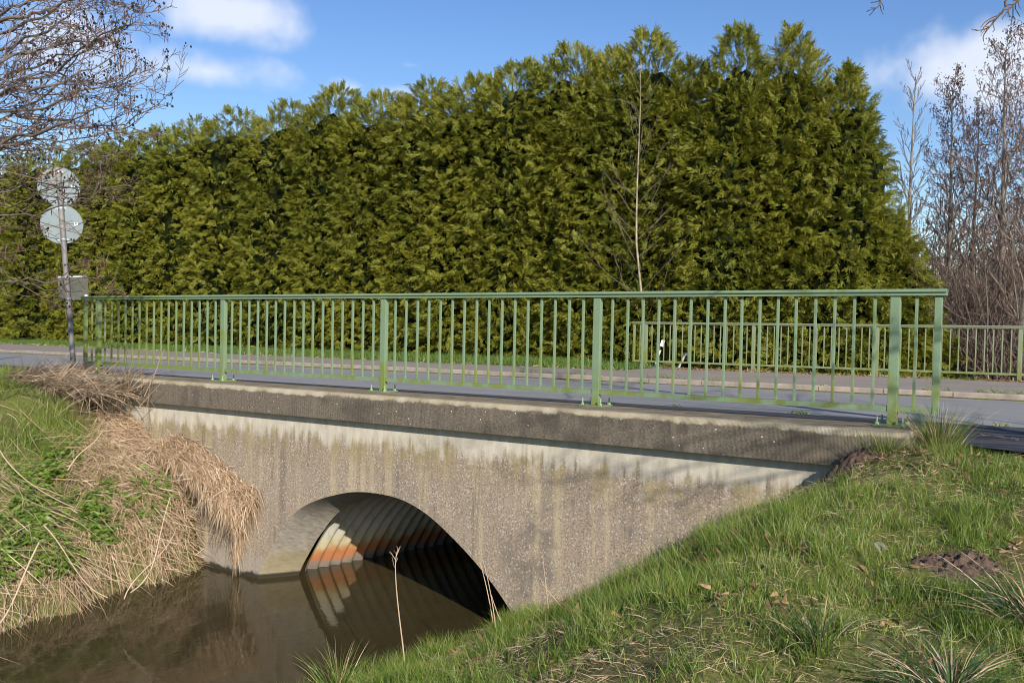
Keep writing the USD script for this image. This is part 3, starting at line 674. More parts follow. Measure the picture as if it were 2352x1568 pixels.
for (x, H), l_ in zip(tips, lab):
    far = x < -20
    hedge_tree(x, 15.35 + .25 * math.sin(x * 3.1), H + .28, 1.55 + (.25 if far else 0) + .12 * math.sin(x * 5), l_, 3000 if not far else 2300, dome=.62 if x > -5.2 else .72 if x > -8.5 else .83)
hedge_tree(-2.05, 15.5, 7.65, 2.1, 'rightmost hedge conifer tapering beside the bare trees', 3400, 'cone')
hedge_tree(-.75, 15.2, 3.9, 1.35, 'low conifer at the right foot of the hedge beside the far railing', 1400, 'cone')

# ------------------------------------------------------------------ bare trees
def rot_about(v, ax_, a):
    ax_ = unit(ax_); return v * math.cos(a) + np.cross(ax_, v) * math.sin(a) + ax_ * (ax_ @ v) * (1 - math.cos(a))
def limb(r, p, d_, L, n=5, wig=.12, up=.15):
    pts = [np.array(p, float)]; d_ = unit(np.array(d_, float))
    for _ in range(n - 1):
        d_ = unit(d_ + r.normal(0, wig, 3) + np.array([0, 0, up / (n - 1)])); pts.append(pts[-1] + d_ * L / (n - 1))
    return np.array(pts)
def sprout(r, polys, parent, r0, r1, L, lv, nkid, ang=(.5, .9), ratio=.42, up=.25, wig=.13, lo=.15, tips=None):
    """Side shoots along a limb, and theirs in turn."""
    n = len(parent)
    for i in range(nkid):
        s = lo + (1 - lo) * (i + r.uniform(.2, .8)) / nkid
        f = s * (n - 1); a = min(int(f), n - 2); p = parent[a] + (parent[a + 1] - parent[a]) * (f - a); tg = unit(parent[a + 1] - parent[a])
        ax_ = np.cross(tg, r.normal(size=3)); d_ = rot_about(tg, ax_, r.uniform(*ang))
        l = L * ratio * (1.15 - .75 * s) * r.uniform(.6, 1.35); rr = max((r0 + (r1 - r0) * s) * .62, .0016 if lv < 2 else .0022)
        kid = limb(r, p, d_, l, 4 if lv < 2 else 5, wig, up); polys[lv].append((kid, rr, max(rr * .4, .0012)))
        if lv > 0: sprout(r, polys, kid, rr, rr * .4, l, lv - 1, max(2, int(nkid * .62)), ang, ratio * 1.12, up, wig, .2, tips)
        elif tips is not None: tips.append(kid[-1])
def ball_cluster(pts, rad, r, sx=1.0, sz=1.0):
    s = trimesh.creation.icosphere(0, 1.0); V = np.array(s.vertices) * [1, 1, sz]; n = len(pts)
    v = np.asarray(pts)[:, None] + V[None] * (rad * r.uniform(.7, 1.3, n))[:, None, None]
    f = (np.arange(n)[:, None, None] * len(V) + np.array(s.faces)[None]).reshape(-1, 3)
    return trimesh.Trimesh(v.reshape(-1, 3), f, process=False)
def bare_tree(name, label, x, y, H, r0, seed, nb=26, blen=.30, bark=BARK, twig=TWIG, lean=(0, 0), cat_='tree', group=None, first=.22, cones=True, levels=2, kids=7, ang=(.65, 1.0), thick=1.0):
    r = np.random.default_rng(seed); z0 = float(hz(x, y))
    t = thing(name, label, cat_, (x, y, z0 - .05), group)
    n = 12; tr = np.array([[lean[0] * s * H + .04 * H * .1 * math.sin(s * 5 + seed), lean[1] * s * H + .03 * math.sin(s * 7 + seed), s * H] for s in np.linspace(0, 1, n)])
    obj('trunk', tubes([(tr, r0, .008)], 9), bark, t, smooth=True)
    polys = {k: [] for k in range(levels + 1)}; tips_ = []
    for i in range(nb):
        s = first + (1 - first) * (i + r.uniform(0, .8)) / nb; f = s * (n - 1); a = min(int(f), n - 2); p = tr[a] + (tr[a + 1] - tr[a]) * (f - a)
        th = i * 2.4 + r.uniform(-.4, .4); e = r.uniform(.55, .95) + .35 * s
        d_ = np.array([math.cos(th) * math.cos(e), math.sin(th) * math.cos(e), math.sin(e)])
        L = H * blen * (1.12 - s) ** .8 * r.uniform(.75, 1.2) + .25; rr = max(r0 * (1 - s) * .42, .009)
        b = limb(r, p, d_, L, 6, .09, .25); polys[levels].append((b, rr, .004))
        sprout(r, polys, b, rr, .004, L, levels - 1, kids, ang, .36, .25, .13, .15, tips_)
    obj('limbs', tubes(polys[levels], 5), bark, t, smooth=True)
    fine = [(p, max(a * thick, .0028 * thick), max(b * thick, .0028 * thick)) for k in range(levels) for p, a, b in polys[k]]
    tag(obj('twigs', tubes(fine, 3), twig, t), kind='stuff')
    if cones and tips_:
        P_ = np.array(tips_); P_ = P_[r.uniform(size=len(P_)) < .55] + r.normal(0, .03, (1, 3))
        tag(obj('cones', ball_cluster(np.repeat(P_, 2, 0) + r.normal(0, .05, (len(P_) * 2, 3)), .013, r, sz=1.25), CONE, t), kind='stuff')
        Q_ = P_[r.uniform(size=len(P_)) < .5]
        tag(obj('catkins', tubes([(np.array([q, q + [r.normal(0, .01), r.normal(0, .01), -.05], q + [r.normal(0, .015), 0, -.11]]), .009, .007) for q in Q_], 3), CATKIN, t), kind='stuff')
    return t
def xy_at(px_, Y): d_ = pix(px_, 700); s = (Y - EYE[1]) / d_[1]; return EYE[0] + d_[0] * s
bare_tree('bare_alder', 'slender bare alder nearest the right end of the hedge', xy_at(2172, 19.5), 19.5, 8.3, .10, 11, 46, .27, BARK_PALE, TWIG, first=.08, thick=1.7, kids=9)
bare_tree('bare_alder', 'tallest bare alder with pale trunk near the right edge', xy_at(2293, 18.0), 18.0, 8.7, .11, 12, 46, .30, BARK_PALE, TWIG, first=.08, thick=1.7, kids=9)
bare_tree('bare_alder', 'bare alder with leaning pale trunk cut by the right edge', xy_at(2335, 15.2), 15.2, 6.8, .085, 13, 28, .30, BARK_PALE, TWIG, (.05, 0), first=.15, thick=1.5)
bare_tree('pale_poplar', 'pale thin bare tree with upright twigs between hedge and alders', xy_at(2085, 26), 26, 10.4, .12, 14, 34, .20, BARK_PALE, TWIG_GREY, cones=False, ang=(.3, .55), first=.25, thick=1.8)
bare_tree('bare_alder', 'darker bare alder between the two pale trunks', xy_at(2232, 22), 22, 8.0, .10, 15, 42, .32, BARK, TWIG, first=.10, thick=1.8, kids=9)
bare_tree('bare_alder', 'bare alder behind the tallest one at the right edge', xy_at(2372, 21), 21, 8.6, .11, 16, 42, .32, BARK, TWIG, first=.10, thick=1.8, kids=9)
def shrub(label, x, y, H, seed, n=32, spread=.38, mat=TWIG):
    r = np.random.default_rng(seed); t = thing('bare_shrub', label, 'shrub', (x, y, float(hz(x, y)) - .05), 'bare thicket right of the hedge')
    stems, tw = [], {0: [], 1: []}
    for i in range(n):
        th = r.uniform(0, 6.28); e = np.array([math.cos(th), math.sin(th), 0]) * r.uniform(.02, spread) + [0, 0, 1]
        L = H * r.uniform(.55, 1.05); s = limb(r, np.array([r.normal(0, .3), r.normal(0, .3), 0]), e, L, 7, .08, .05)
        rr = r.uniform(.007, .022); stems.append((s, rr, .003)); sprout(r, tw, s, rr, .003, L, 1, 10, (.4, 1.05), .30, .3, .15, .05)
    tag(obj('stems', tubes(stems, 5), BARK_PALE if seed % 3 == 0 else BARK, t, smooth=True), kind='stuff')
    tag(obj('twigs', tubes([(p, max(a, .004), max(b, .004)) for k in tw for p, a, b in tw[k]], 3), mat, t), kind='stuff')
for i, (px_, Y, H, l_) in enumerate([(2168, 15.8, 3.6, 'bare twiggy shrub at the right foot of the hedge'), (2215, 16.8, 4.3, 'bare brown shrub behind the far railing, left of its right post'), (2262, 15.4, 3.4, 'low bare shrub left of the right post of the far railing'),
                                    (2320, 16.5, 4.4, 'tall bare shrub behind the right post of the far railing'), (2362, 15.0, 3.6, 'bare shrub cut by the right edge behind the far railing'), (2130, 20.5, 4.6, 'taller bare shrub filling the gap behind the hedge end'),
                                    (2285, 21.0, 5.2, 'large bare shrub between the alder trunks in the thicket'), (2390, 19.5, 5.0, 'large bare shrub beyond the right edge of the railing')]):
    shrub(l_, xy_at(px_, Y), Y, H, 40 + i)
# a far-off bare wood behind
r = np.random.default_rng(77); N = 800
bx = r.uniform(-60, 45, N); by = r.uniform(38, 70, N)
st_ = []
for i in range(N):
    L = r.uniform(3, 8.5); st_.append((limb(r, [bx[i], by[i], -1.2], [r.normal(0, .12), 0, 1], L, 5, .07, 0), .05, .012))
    for q in range(4):
        s = r.uniform(.3, .95); p = st_[-1][0][0] * 0 + np.array([bx[i], by[i], -1.2 + L * s]); st_.append((limb(r, p, [r.normal(0, .7), r.normal(0, .5), 1], L * .3, 5, .15, 0), .02, .008))
obj('distant_wood', tubes(st_, 3), TWIG_GREY, kind='stuff', label='far bare wood closing the view behind the alders', cat='wood')

# the young tree in front of the hedge
simple_young = simple('young_twig', (.16, .13, .08), .8, .35, 8)
r = np.random.default_rng(5); x0, y0_ = xy_at(1463, 13.47), 14.2
t = thing('young_tree', 'slender bare young tree with pale trunk standing before the hedge', 'tree', (x0, y0_, float(hz(x0, y0_)) - .05))
H = 8.2; tr = np.array([[-.06 * s + .03 * math.sin(s * 9), .03 * math.sin(s * 6) - .75 * min(1, s * 2.2), s * H] for s in np.linspace(0, 1, 14)])
obj('trunk', tubes([(tr, .042, .004)], 9), simple('young_bark', (.29, .25, .175), .75, .5, 6, .2), t, smooth=True)
polys = {0: [], 1: [], 2: []}
for i in range(30):
    s = .22 + .74 * i / 30; f = s * 13; a = int(f); p = tr[a] + (tr[min(a + 1, 13)] - tr[a]) * (f - a)
    th = math.pi * (i % 2) + r.normal(0, .8); e = r.uniform(.62, .95)
    L = 2.1 * (1.08 - s) ** .75 * r.uniform(.75, 1.2) + .2
    b = limb(r, p, [math.cos(th) * math.cos(e), math.sin(th) * math.cos(e) * .8 - .1, math.sin(e)], L, 9, .12, .35); rr = .009 * (1.1 - s) + .0025
    polys[2].append((b, rr, .004)); sprout(r, polys, b, rr, .004, L, 0, 5, (.35, .7), .34, .3, .1)
for b in polys[2]: obj('branch', tubes([b], 5), simple_young, t, smooth=True)
tag(obj('twigs', tubes([(p, .0035, .003) for p, a, b in polys[0]], 3), TWIG_GREY, t), kind='stuff')

# the alder at the left whose branches reach into the picture
r = np.random.default_rng(21)
tx, ty = -7.15, -4.1; tz = float(hz(tx, ty))
t = thing('overhanging_alder', 'bare alder at the left whose twiggy branches hang before the signs', 'tree', (tx, ty, tz))
O = np.array([tx, ty, tz])
tr = np.array([[.03 * math.sin(s * 6), .05 * math.sin(s * 5), s * 9.0 - .3] for s in np.linspace(0, 1, 12)])
obj('trunk', tubes([(tr, .16, .03)], 12), BARK, t, smooth=True)
def P3(x, y, dep): d_ = pix(x, y); return EYE + d_ / (d_ @ FWD) * dep - O
main = [  # points in the photograph's crop, 2.977 to one, with a depth for each branch
    ([(-700, 760), (-250, 560), (0, 420), (300, 330), (620, 270), (860, 150), (945, 20)], 8.6), ([(-700, 850), (-250, 730), (0, 655), (200, 560), (600, 350), (700, 160), (725, 60)], 9.3),
    ([(-700, 900), (-250, 800), (0, 760), (300, 735), (640, 610), (860, 590), (1040, 490)], 8.9), ([(-700, 1060), (-250, 960), (0, 925), (400, 870), (760, 860), (1000, 770), (1260, 560)], 9.6),
    ([(-700, 1130), (-250, 1050), (0, 1000), (250, 975), (480, 960), (700, 930), (960, 800)], 9.0), ([(-700, 1300), (-250, 1240), (0, 1225), (340, 1195), (560, 1070), (660, 960), (790, 840)], 9.3),
    ([(-700, 420), (-250, 200), (0, 80), (200, 20), (420, -70), (600, -150), (700, -220)], 9.1), ([(-700, 560), (-250, 380), (0, 250), (280, 130), (520, -20), (620, -120), (700, -220)], 8.8),
    ([(-700, 700), (-250, 590), (0, 530), (330, 420), (560, 330), (850, 190), (990, 165)], 9.5), ([(-700, 800), (-250, 720), (0, 610), (300, 510), (600, 570), (800, 560), (930, 500)], 9.2),
    ([(-700, 1400), (-250, 1330), (0, 1290), (300, 1300), (560, 1290), (740, 1300), (850, 1290)], 9.8), ([(-700, 1550), (-250, 1540), (0, 1500), (250, 1400), (420, 1380), (640, 1400), (760, 1380)], 9.5),
    ([(-700, 2000), (-250, 1960), (0, 1930), (300, 1925), (520, 1915), (640, 1905), (770, 1870)], 9.0), ([(-700, 1450), (-250, 1330), (0, 1330), (250, 1250), (520, 1330), (700, 1240), (830, 1240)], 9.2),
    ([(-700, 640), (-250, 480), (0, 330), (250, 250), (420, 140), (560, 20), (600, -90)], 9.6), ([(-700, 500), (-250, 280), (0, 160), (160, 120), (330, 60), (480, -40), (560, -120)], 8.4),
    ([(-700, 980), (-250, 850), (0, 800), (250, 700), (460, 480), (600, 330), (640, 250)], 9.9), ([(-700, 760), (-250, 700), (0, 640), (260, 600), (500, 540), (700, 420), (850, 380)], 8.3),
    ([(-700, 1080), (-250, 1010), (0, 960), (300, 900), (520, 780), (720, 720), (850, 700)], 8.2), ([(-700, 1600), (-250, 1500), (0, 1480), (250, 1450), (500, 1400), (640, 1310), (760, 1180)], 8.8),
    ([(-700, 1800), (-250, 1780), (0, 1850), (250, 1960), (420, 1990), (600, 1980), (700, 2020)], 9.4), ([(-700, 1350), (-250, 1300), (0, 1420), (200, 1360), (420, 1240), (560, 1180), (700, 1130)], 9.7),
    ([(-700, 850), (-250, 820), (0, 740), (180, 800), (420, 830), (640, 760), (760, 640)], 10.0)]
polys = {0: [], 1: [], 2: []}; tp = []
for pts, dep in main:
    q = np.array([P3(a / 2.977, b / 2.977, dep + .25 * math.sin(i * 1.7 + dep * 9)) for i, (a, b) in enumerate(pts)])
    zt = np.clip(q[0][2] - .7, .6, 8.6); st_ = np.array([.03, .05, zt])
    q = np.vstack([[st_], q]); cs_ = CubicSpline(np.arange(len(q)), q); q = cs_(np.linspace(0, len(q) - 1, 22)); q = q + np.vstack([np.zeros((1, 3)), r.normal(0, .018, (21, 3))])
    low_ = pts[2][1] > 1150
    obj('branch', tubes([(q, (.012 if low_ else .022) * r.uniform(.8, 1.2), .0026)], 6), BARK, t, smooth=True)
    sprout(r, polys, q, .010 if low_ else .014, .003, 2.4, 1, 11 if low_ else 17, (.45, .95), .32, .18, .15, .24, tp)
tag(obj('twigs', tubes([(p, min(max(a, .0028), .006), max(b, .0022)) for k in (0, 1, 2) for p, a, b in polys[k]], 4), TWIG, t), kind='stuff')
tp = np.array(tp); sel = tp[r.uniform(size=len(tp)) < .16]
tag(obj('cones', ball_cluster(np.repeat(sel, 3, 0) + r.normal(0, .018, (len(sel) * 3, 3)), .0095, r, sz=1.3), CONE, t), kind='stuff')
sel = tp[r.uniform(size=len(tp)) < .11]
tag(obj('catkins', tubes([(np.array([q, q + [0, 0, -.03], q + [r.normal(0, .006), 0, -.065]]), .005, .004) for q in sel], 4), CATKIN, t), kind='stuff')
cl_ = np.vstack([P3(*c_, 9.0) + r.normal(0, .05, (34, 3)) for c_ in ((34, 170), (85, 285), (95, 415), (120, 390), (30, 300))])
tag(obj('dry_leaves', blades(cl_, r.normal(size=(len(cl_), 3)) + [0, 0, -.6], r.uniform(.03, .06, len(cl_)), r.uniform(.012, .025, len(cl_)), r.normal(0, .3, (len(cl_), 3)), 3), DRYLEAF, t), kind='stuff')

# the tree right of the camera: its twig tips hang into the top right corner and its shadow falls across the bridge
r = np.random.default_rng(31); tx, ty = 8.1, -2.1; O = np.array([tx, ty, float(hz(tx, ty))])
t = thing('roadside_oak', 'bare tree outside the right edge, only its twig tips hanging at the top', 'tree', tuple(O))
tr = np.array([[.05 * math.sin(s * 5), .05 * math.sin(s * 4), s * 10 - .3] for s in np.linspace(0, 1, 12)])
obj('trunk', tubes([(tr, .15, .02)], 12), BARK, t, smooth=True)
polys = {0: [], 1: [], 2: []}
for i in range(28):
    s = .20 + .78 * i / 28; f = s * 11; a = int(f); p = tr[a] + (tr[min(a + 1, 11)] - tr[a]) * (f - a)
    th = i * 2.4 + r.uniform(-.4, .4); e = r.uniform(.25, .7); L = 3.6 * (1.15 - s) * r.uniform(.7, 1.15) + .4
    d_ = np.array([math.cos(th) * math.cos(e), math.sin(th) * math.cos(e), math.sin(e)])
    for _ in range(4):
        e_ = p + d_ * L * 1.25 + O - EYE
        if e_ @ FWD > 0 and (e_ @ RIGHT) / (e_ @ FWD) < .62: L *= .7
    b = limb(r, p, d_, L, 7, .12, .2); polys[2].append((b, .035 * (1.1 - s) + .008, .006)); sprout(r, polys, b, .016, .005, L, 1, 8, (.45, .95), .40, .2, .15)
for q in ((5.0, -4.1, 2.5), (5.3, -4.9, 3.0), (4.9, -3.5, 2.0), (6.0, -5.0, 3.5), (5.6, -5.6, 3.9), (5.2, -3.0, 2.2), (4.9, -2.3, 2.6), (5.0, -1.5, 2.7)):
    q = np.array(q) - O; b0 = np.array([.03, .03, q[2] * .72 + .2]); mid_ = (b0 + q) / 2 + [0, 0, .18]
    b = CubicSpline([0, .5, 1], np.array([b0, mid_, q]))(np.linspace(0, 1, 9)) + np.vstack([np.zeros((1, 3)), r.normal(0, .03, (8, 3))])
    polys[2].append((b, .018, .004)); sprout(r, polys, b, .010, .004, 2.4, 1, 12, (.45, 1.0), .40, .2, .18, .30)
def P4(x, y, dep): d_ = pix(x, y); return EYE + d_ / (d_ @ FWD) * dep - O
for pts, dep in (([(2560, -260), (2420, -60), (2330, -10), (2310, 15), (2290, 40), (2275, 60), (2241, 71)], 5.2), ([(2600, -420), (2350, -220), (2200, -90), (2090, -30), (2030, -10), (2020, 10), (1994, 24)], 5.6), ([(2560, -260), (2480, -120), (2400, -40), (2345, -5), (2330, 10), (2318, 22), (2312, 30)], 5.4)):
    q = np.array([P4(a, b, dep) for a, b in pts]); q = np.vstack([[[0, 0, q[0][2] - .5]], q]); q = CubicSpline(np.arange(len(q)), q)(np.linspace(0, len(q) - 1, 26))
    polys[2].append((q, .014, .0022)); sprout(r, polys, q[-12:], .003, .002, .45, 0, 11, (.5, 1.0), .22, -.05, .25, .05)
for b in polys[2]: obj('branch', tubes([b], 6), BARK, t, smooth=True)
tag(obj('twigs', tubes([(p, max(a * .8, .003), max(b, .0022)) for k in (0, 1) for p, a, b in polys[k]], 4), TWIG, t), kind='stuff')

# ------------------------------------------------------------------ grass, straw and herbs
def scatter(n, x0, x1, y0, y1): return rng.uniform(x0, x1, n), rng.uniform(y0, y1, n)
def grass(x, y, hmin, hmax, width, lean=.35, zoff=-.01, seg=3, bendy=.45):
    n = len(x); b = np.stack([x, y, hz(x, y) + zoff], -1)
    d_ = np.stack([rng.normal(0, lean, n), rng.normal(0, lean, n), np.ones(n)], -1)
    a = rng.uniform(0, 2 * np.pi, n); k = rng.uniform(.1, 1, n) * bendy
    bend = np.stack([np.cos(a) * k, np.sin(a) * k, -k * .55], -1)
    return blades(b, d_, rng.uniform(hmin, hmax, n) if np.ndim(hmin) == 0 else rng.uniform(hmin, hmax), width * rng.uniform(.7, 1.3, n), bend, seg)
hills = [((2.36, -.52), .20, .13), ((3.36, -2.55), .19, .05)]
def off_hills(x, y):
    ok = np.ones(len(x), bool)
    for (hx, hy), rr, _ in hills: ok &= (x - hx) ** 2 + (y - hy) ** 2 > (rr * .95) ** 2
    return ok
# right bank
x, y = scatter(330000, -1.6, 5.2, -5.0, -.32)
den = fb(x, y, 1.5, 11); dr_ = x - bank_right_edge(y)
clump = np.clip((fb(x, y, 7.5, 17) - .33) * 4.5, .06, 1)
ok = (rng.uniform(size=len(x)) < np.clip((den - .24) * 2.8, .16, 1) * clump) & (dr_ > .02) & off_hills(x, y) & ((x < 4.6) | (y > -4))
x, y, den = x[ok], y[ok], den[ok]
tall = np.clip((fb(x, y, 3.0, 12) - .33) * 2.3, 0, 1) * np.clip(1.3 - (x + 1) / 5.5, .3, 1)
obj('grass', grass(x, y, .035 + .05 * tall, .085 + .21 * tall, .0036, .38), GRASS, kind='stuff', label='short green spring grass covering the right stream bank', cat='grass')
x, y = scatter(95000, -1.5, 5.2, -5.0, -.32); den = fb(x, y, 1.5, 11)
ok = (rng.uniform(size=len(x)) < np.clip(.6 - (den - .32) * 1.6, .22, .6)) & off_hills(x, y)
x, y = x[ok], y[ok]; n = len(x)
b = np.stack([x, y, hz(x, y) + rng.uniform(0, .03, n)], -1); a = rng.uniform(0, 6.28, n)
obj('dry_grass', blades(b, np.stack([np.cos(a), np.sin(a), rng.uniform(-.25, .6, n)], -1), rng.uniform(.03, .10, n), rng.uniform(.0016, .0032, n), np.stack([rng.normal(0, .3, n), rng.normal(0, .3, n), -rng.uniform(.05, .4, n)], -1), 3), STRAW, kind='stuff', label='matted dry grass between the green blades on the right bank', cat='grass')
n = 1500; x, y = scatter(n * 3, -.6, 4.6, -5, -.5); ok = fb(x, y, 2.6, 44) > .56; x, y = x[ok], y[ok]; n = len(x)
lf = blades(np.stack([x, y, hz(x, y) + rng.uniform(.012, .05, n)], -1), np.stack([rng.normal(size=n), rng.normal(size=n), rng.uniform(-.1, .5, n)], -1), rng.uniform(.022, .055, n), rng.uniform(.014, .030, n), rng.normal(0, .45, (n, 3)), 3, .45, np.stack([rng.normal(0, .5, n), rng.normal(0, .5, n), np.ones(n)], -1))
obj('fallen_leaves', lf, DRYLEAF, kind='stuff', label='brown fallen leaves scattered on the right bank', cat='leaves')
for (hx, hy), rr, hh in hills:
    a, q = np.meshgrid(np.linspace(0, 2 * np.pi, 97), np.linspace(0, 1, 36), indexing='ij')
    X, Y = hx + np.cos(a) * q * rr * 1.25, hy + np.sin(a) * q * rr
    X[-1], Y[-1] = X[0], Y[0]
    lump = (meshkit.fbm(np.stack([X * 45, Y * 45, X * 0], -1), 3, 9) - .45) * .07 * np.clip((1 - q) * 3, 0, 1)
    Z = hz(X, Y) - .015 + hh * np.clip(1 - q ** 2, 0, 1) ** 1.1 + lump
    obj('molehill', loft(np.stack([X, Y, Z], -1)), SOIL, smooth=True, label='dark crumbly molehill against the right end of the bridge wall' if hh > .1 else 'low brown molehill in the grass near the right edge', cat='molehill')
ic = trimesh.creation.icosphere(1, .035); ic.vertices = np.array(ic.vertices) * [1.2, .8, .7] + rng.normal(0, .003, (len(ic.vertices), 3)); ic.apply_translation([2.98, -2.45, float(hz(2.98, -2.45)) + .015])
obj('stone', ic, STONE, label='small pale stone left of the lower molehill', cat='stone')

def tussock(name, label, x, y, n, L, spread, mats, seed, w_=.005, z=0, bendy=.9):
    r = np.random.default_rng(seed); t = thing(name, label, 'grass tuft', (x, y, float(hz(x, y)) + z))
    for mname, mat, k in mats:
        m_ = int(n * k); a = r.uniform(0, 6.28, m_); q = r.uniform(0, 1, m_); b = np.stack([np.cos(a) * .10 * q, np.sin(a) * .10 * q, np.full(m_, -.02)], -1)
        s = q * spread; d_ = np.stack([np.cos(a) * s, np.sin(a) * s, np.ones(m_)], -1); kk = r.uniform(.3, 1, m_) * bendy
        tag(obj(mname, blades(b, d_, L * r.uniform(.5, 1.1, m_), w_ * r.uniform(.7, 1.3, m_), np.stack([np.cos(a) * kk, np.sin(a) * kk, -kk * .7], -1), 6), mat, t), kind='stuff')
    return t
tussock('sedge_tussock', 'arching dark sedge tussock with bleached blades at the right edge', 3.72, -3.05, 260, .42, .8, (('green_blades', GRASS_DARK, .5), ('dead_blades', STRAW, .5)), 1, .007)
tussock('sedge_tussock', 'sedge tussock with dead curled blades in the bottom right corner', 3.55, -3.85, 240, .34, .9, (('green_blades', GRASS_DARK, .6), ('dead_blades', STRAW, .4)), 2, .007)
tussock('sedge_tussock', 'small dark green sedge tuft left of the bottom right corner', 3.05, -3.7, 120, .26, .8, (('green_blades', GRASS_DARK, .8), ('dead_blades', STRAW, .2)), 3, .006)
tussock('grass_tuft', 'bright tall grass tuft with dry stems at the right end of the coping', 2.86, -.10, 520, .46, .45, (('green_blades', GRASS, .72), ('dry_stems', STRAW, .28)), 4, .005, bendy=.35)
tussock('grass_tuft', 'smaller green grass tuft in front of the right end of the coping', 2.58, -.52, 260, .26, .5, (('green_blades', GRASS, .8), ('dry_stems', STRAW, .2)), 5, .004, bendy=.4)
tussock('grass_tuft', 'upright grass tuft at the bottom of the picture by the water', -.45, -2.72, 210, .42, .5, (('green_blades', GRASS, .9), ('dry_stems', STRAW, .1)), 6, .006, bendy=.45)
# tall dry stalks on the water's edge
def stalk(label, pts, dep, rad, n=16, head=False):
    q = np.array([EYE + pix(a, b) / (pix(a, b) @ FWD) * d_ for (a, b), d_ in zip(pts, dep)]); b0 = q[0].copy(); q = q - b0
    q = CubicSpline(np.linspace(0, 1, len(q)), q)(np.linspace(0, 1, n))
    t = thing('dry_stalk', label, 'stalk', tuple(b0))
    obj('stem', tubes([(q, rad, rad * .45)], 5), STRAW, t, smooth=True)
    if head:
        r = np.random.default_rng(3); pl_ = {0: []}; sprout(r, pl_, q[-5:], rad * .6, .001, .22, 0, 7, (.4, 1.0), .4, .1, .1, .05); obj('seed_head', tubes([(p, .0022, .0014) for p, a, b in pl_[0]], 3), STRAW, t)
stalk('tall pale dry stalk with a seed head standing before the water', [(930, 1530), (920, 1440), (909, 1330), (915, 1260)], (7.0, 7.0, 7.0, 7.0), .006, head=True)
stalk('leftmost of the thin straws before the right foot of the arch', [(1132, 1430), (1122, 1370), (1108, 1310), (1100, 1290)], (7.3, 7.3, 7.35, 7.4), .0042)
stalk('second thin straw before the right foot of the arch', [(1138, 1440), (1130, 1380), (1118, 1320), (1108, 1285)], (7.2, 7.2, 7.2, 7.2), .004)
stalk('thin straw nearest the right edge of the arch', [(1150, 1425), (1140, 1400), (1133, 1380), (1129, 1366)], (7.2, 7.2, 7.2, 7.2), .004)
stalk('thin dry straw against the wall right of the arch', [(1262, 1440), (1258, 1380), (1250, 1310), (1247, 1275)], (6.6, 6.6, 6.6, 6.6), .0036)
stalk('leaning dry straw on the slope right of the arch', [(1320, 1450), (1295, 1400), (1262, 1360), (1243, 1330)], (6.3, 6.3, 6.3, 6.3), .0036)

# left bank: green grass above, matted straw along the wall and hanging to the water, herbs low down
def thatch(xr, yr, n, lmin, lmax, wd, dirf, mat, name, label, lift=.09, keepf=None, seg=4, zz_=(0, 1)):
    x, y = scatter(n, *xr, *yr)
    if keepf is not None:
        ok = keepf(x, y); x, y = x[ok], y[ok]
    n = len(x); b = np.stack([x, y, hz(x, y) + .01 + lift * rng.uniform(*zz_, n) ** 1.5], -1)
    d_, bend = dirf(x, y, n)
    obj(name, blades(b, d_, rng.uniform(lmin, lmax, n), wd * rng.uniform(.6, 1.4, n), bend, seg, .5), mat, kind='stuff', label=label, cat='dry grass')
def slope_dir(x, y, n):
    a = rng.normal(0, 1.15, n); d_ = np.stack([np.cos(a), np.sin(a) * 1.0, -.55 * np.cos(a) + rng.normal(0, .28, n)], -1)
    return d_, np.stack([rng.normal(0, .2, n), rng.normal(0, .2, n), -rng.uniform(.0, .25, n)], -1)
L_in = lambda x, y: bank_left_edge(y) - x
thatch((-8.4, -4.2), (-1.9, -.36), 21000, .08, .30, .0065, slope_dir, STRAW, 'straw_mat', 'thick pale straw mat lying on the bank along the bridge wall', .13,
       lambda x, y: (L_in(x, y) > -.02) & (L_in(x, y) < 2.1 + .4 * np.sin(y * 3)) & (y > -1.15 - .3 * np.sin(x * 2.0) + .35 * (x < -6.0)))
def loose_dir(x, y, n):
    a = rng.normal(-.35, .9, n); return np.stack([np.cos(a), np.sin(a), rng.normal(-.30, .22, n)], -1), np.stack([rng.normal(0, .12, n), rng.normal(0, .12, n), -rng.uniform(0, .15, n)], -1)
thatch((-8.6, -4.2), (-4.4, -.8), 9500, .20, .75, .0052, loose_dir, STRAW, 'loose_straw', 'long loose straws lying over the middle of the left bank', .12,
       lambda x, y: (L_in(x, y) > .05) & (L_in(x, y) < 2.9) & (rng.uniform(size=len(x)) < np.interp(L_in(x, y), [.9, 2.0], [1, .18])) & (rng.uniform(size=len(x)) < np.clip((fb(x, y, 1.3, 21) - .26) * 3.0, .15, 1)))
def hang_dir(x, y, n):
    return np.stack([rng.uniform(.1, .7, n), rng.normal(-.1, .3, n), -rng.uniform(.2, 1.0, n)], -1), np.stack([rng.normal(0, .12, n), rng.normal(0, .12, n), -rng.uniform(.2, .6, n)], -1)
thatch((-5.6, -3.9), (-4.4, -.5), 6500, .16, .46, .0058, hang_dir, STRAW, 'hanging_straw', 'straw fringe hanging from the left bank down to the water', .05,
       lambda x, y: (L_in(x, y) > -.02) & (L_in(x, y) < .55))
thatch((-5.6, -3.9), (-4.6, -.6), 2600, .18, .5, .0055, hang_dir, STRAW_BROWN, 'hanging_straw', 'brown wet stems below the straw fringe at the water line', .03, lambda x, y: (L_in(x, y) > -.03) & (L_in(x, y) < .3))
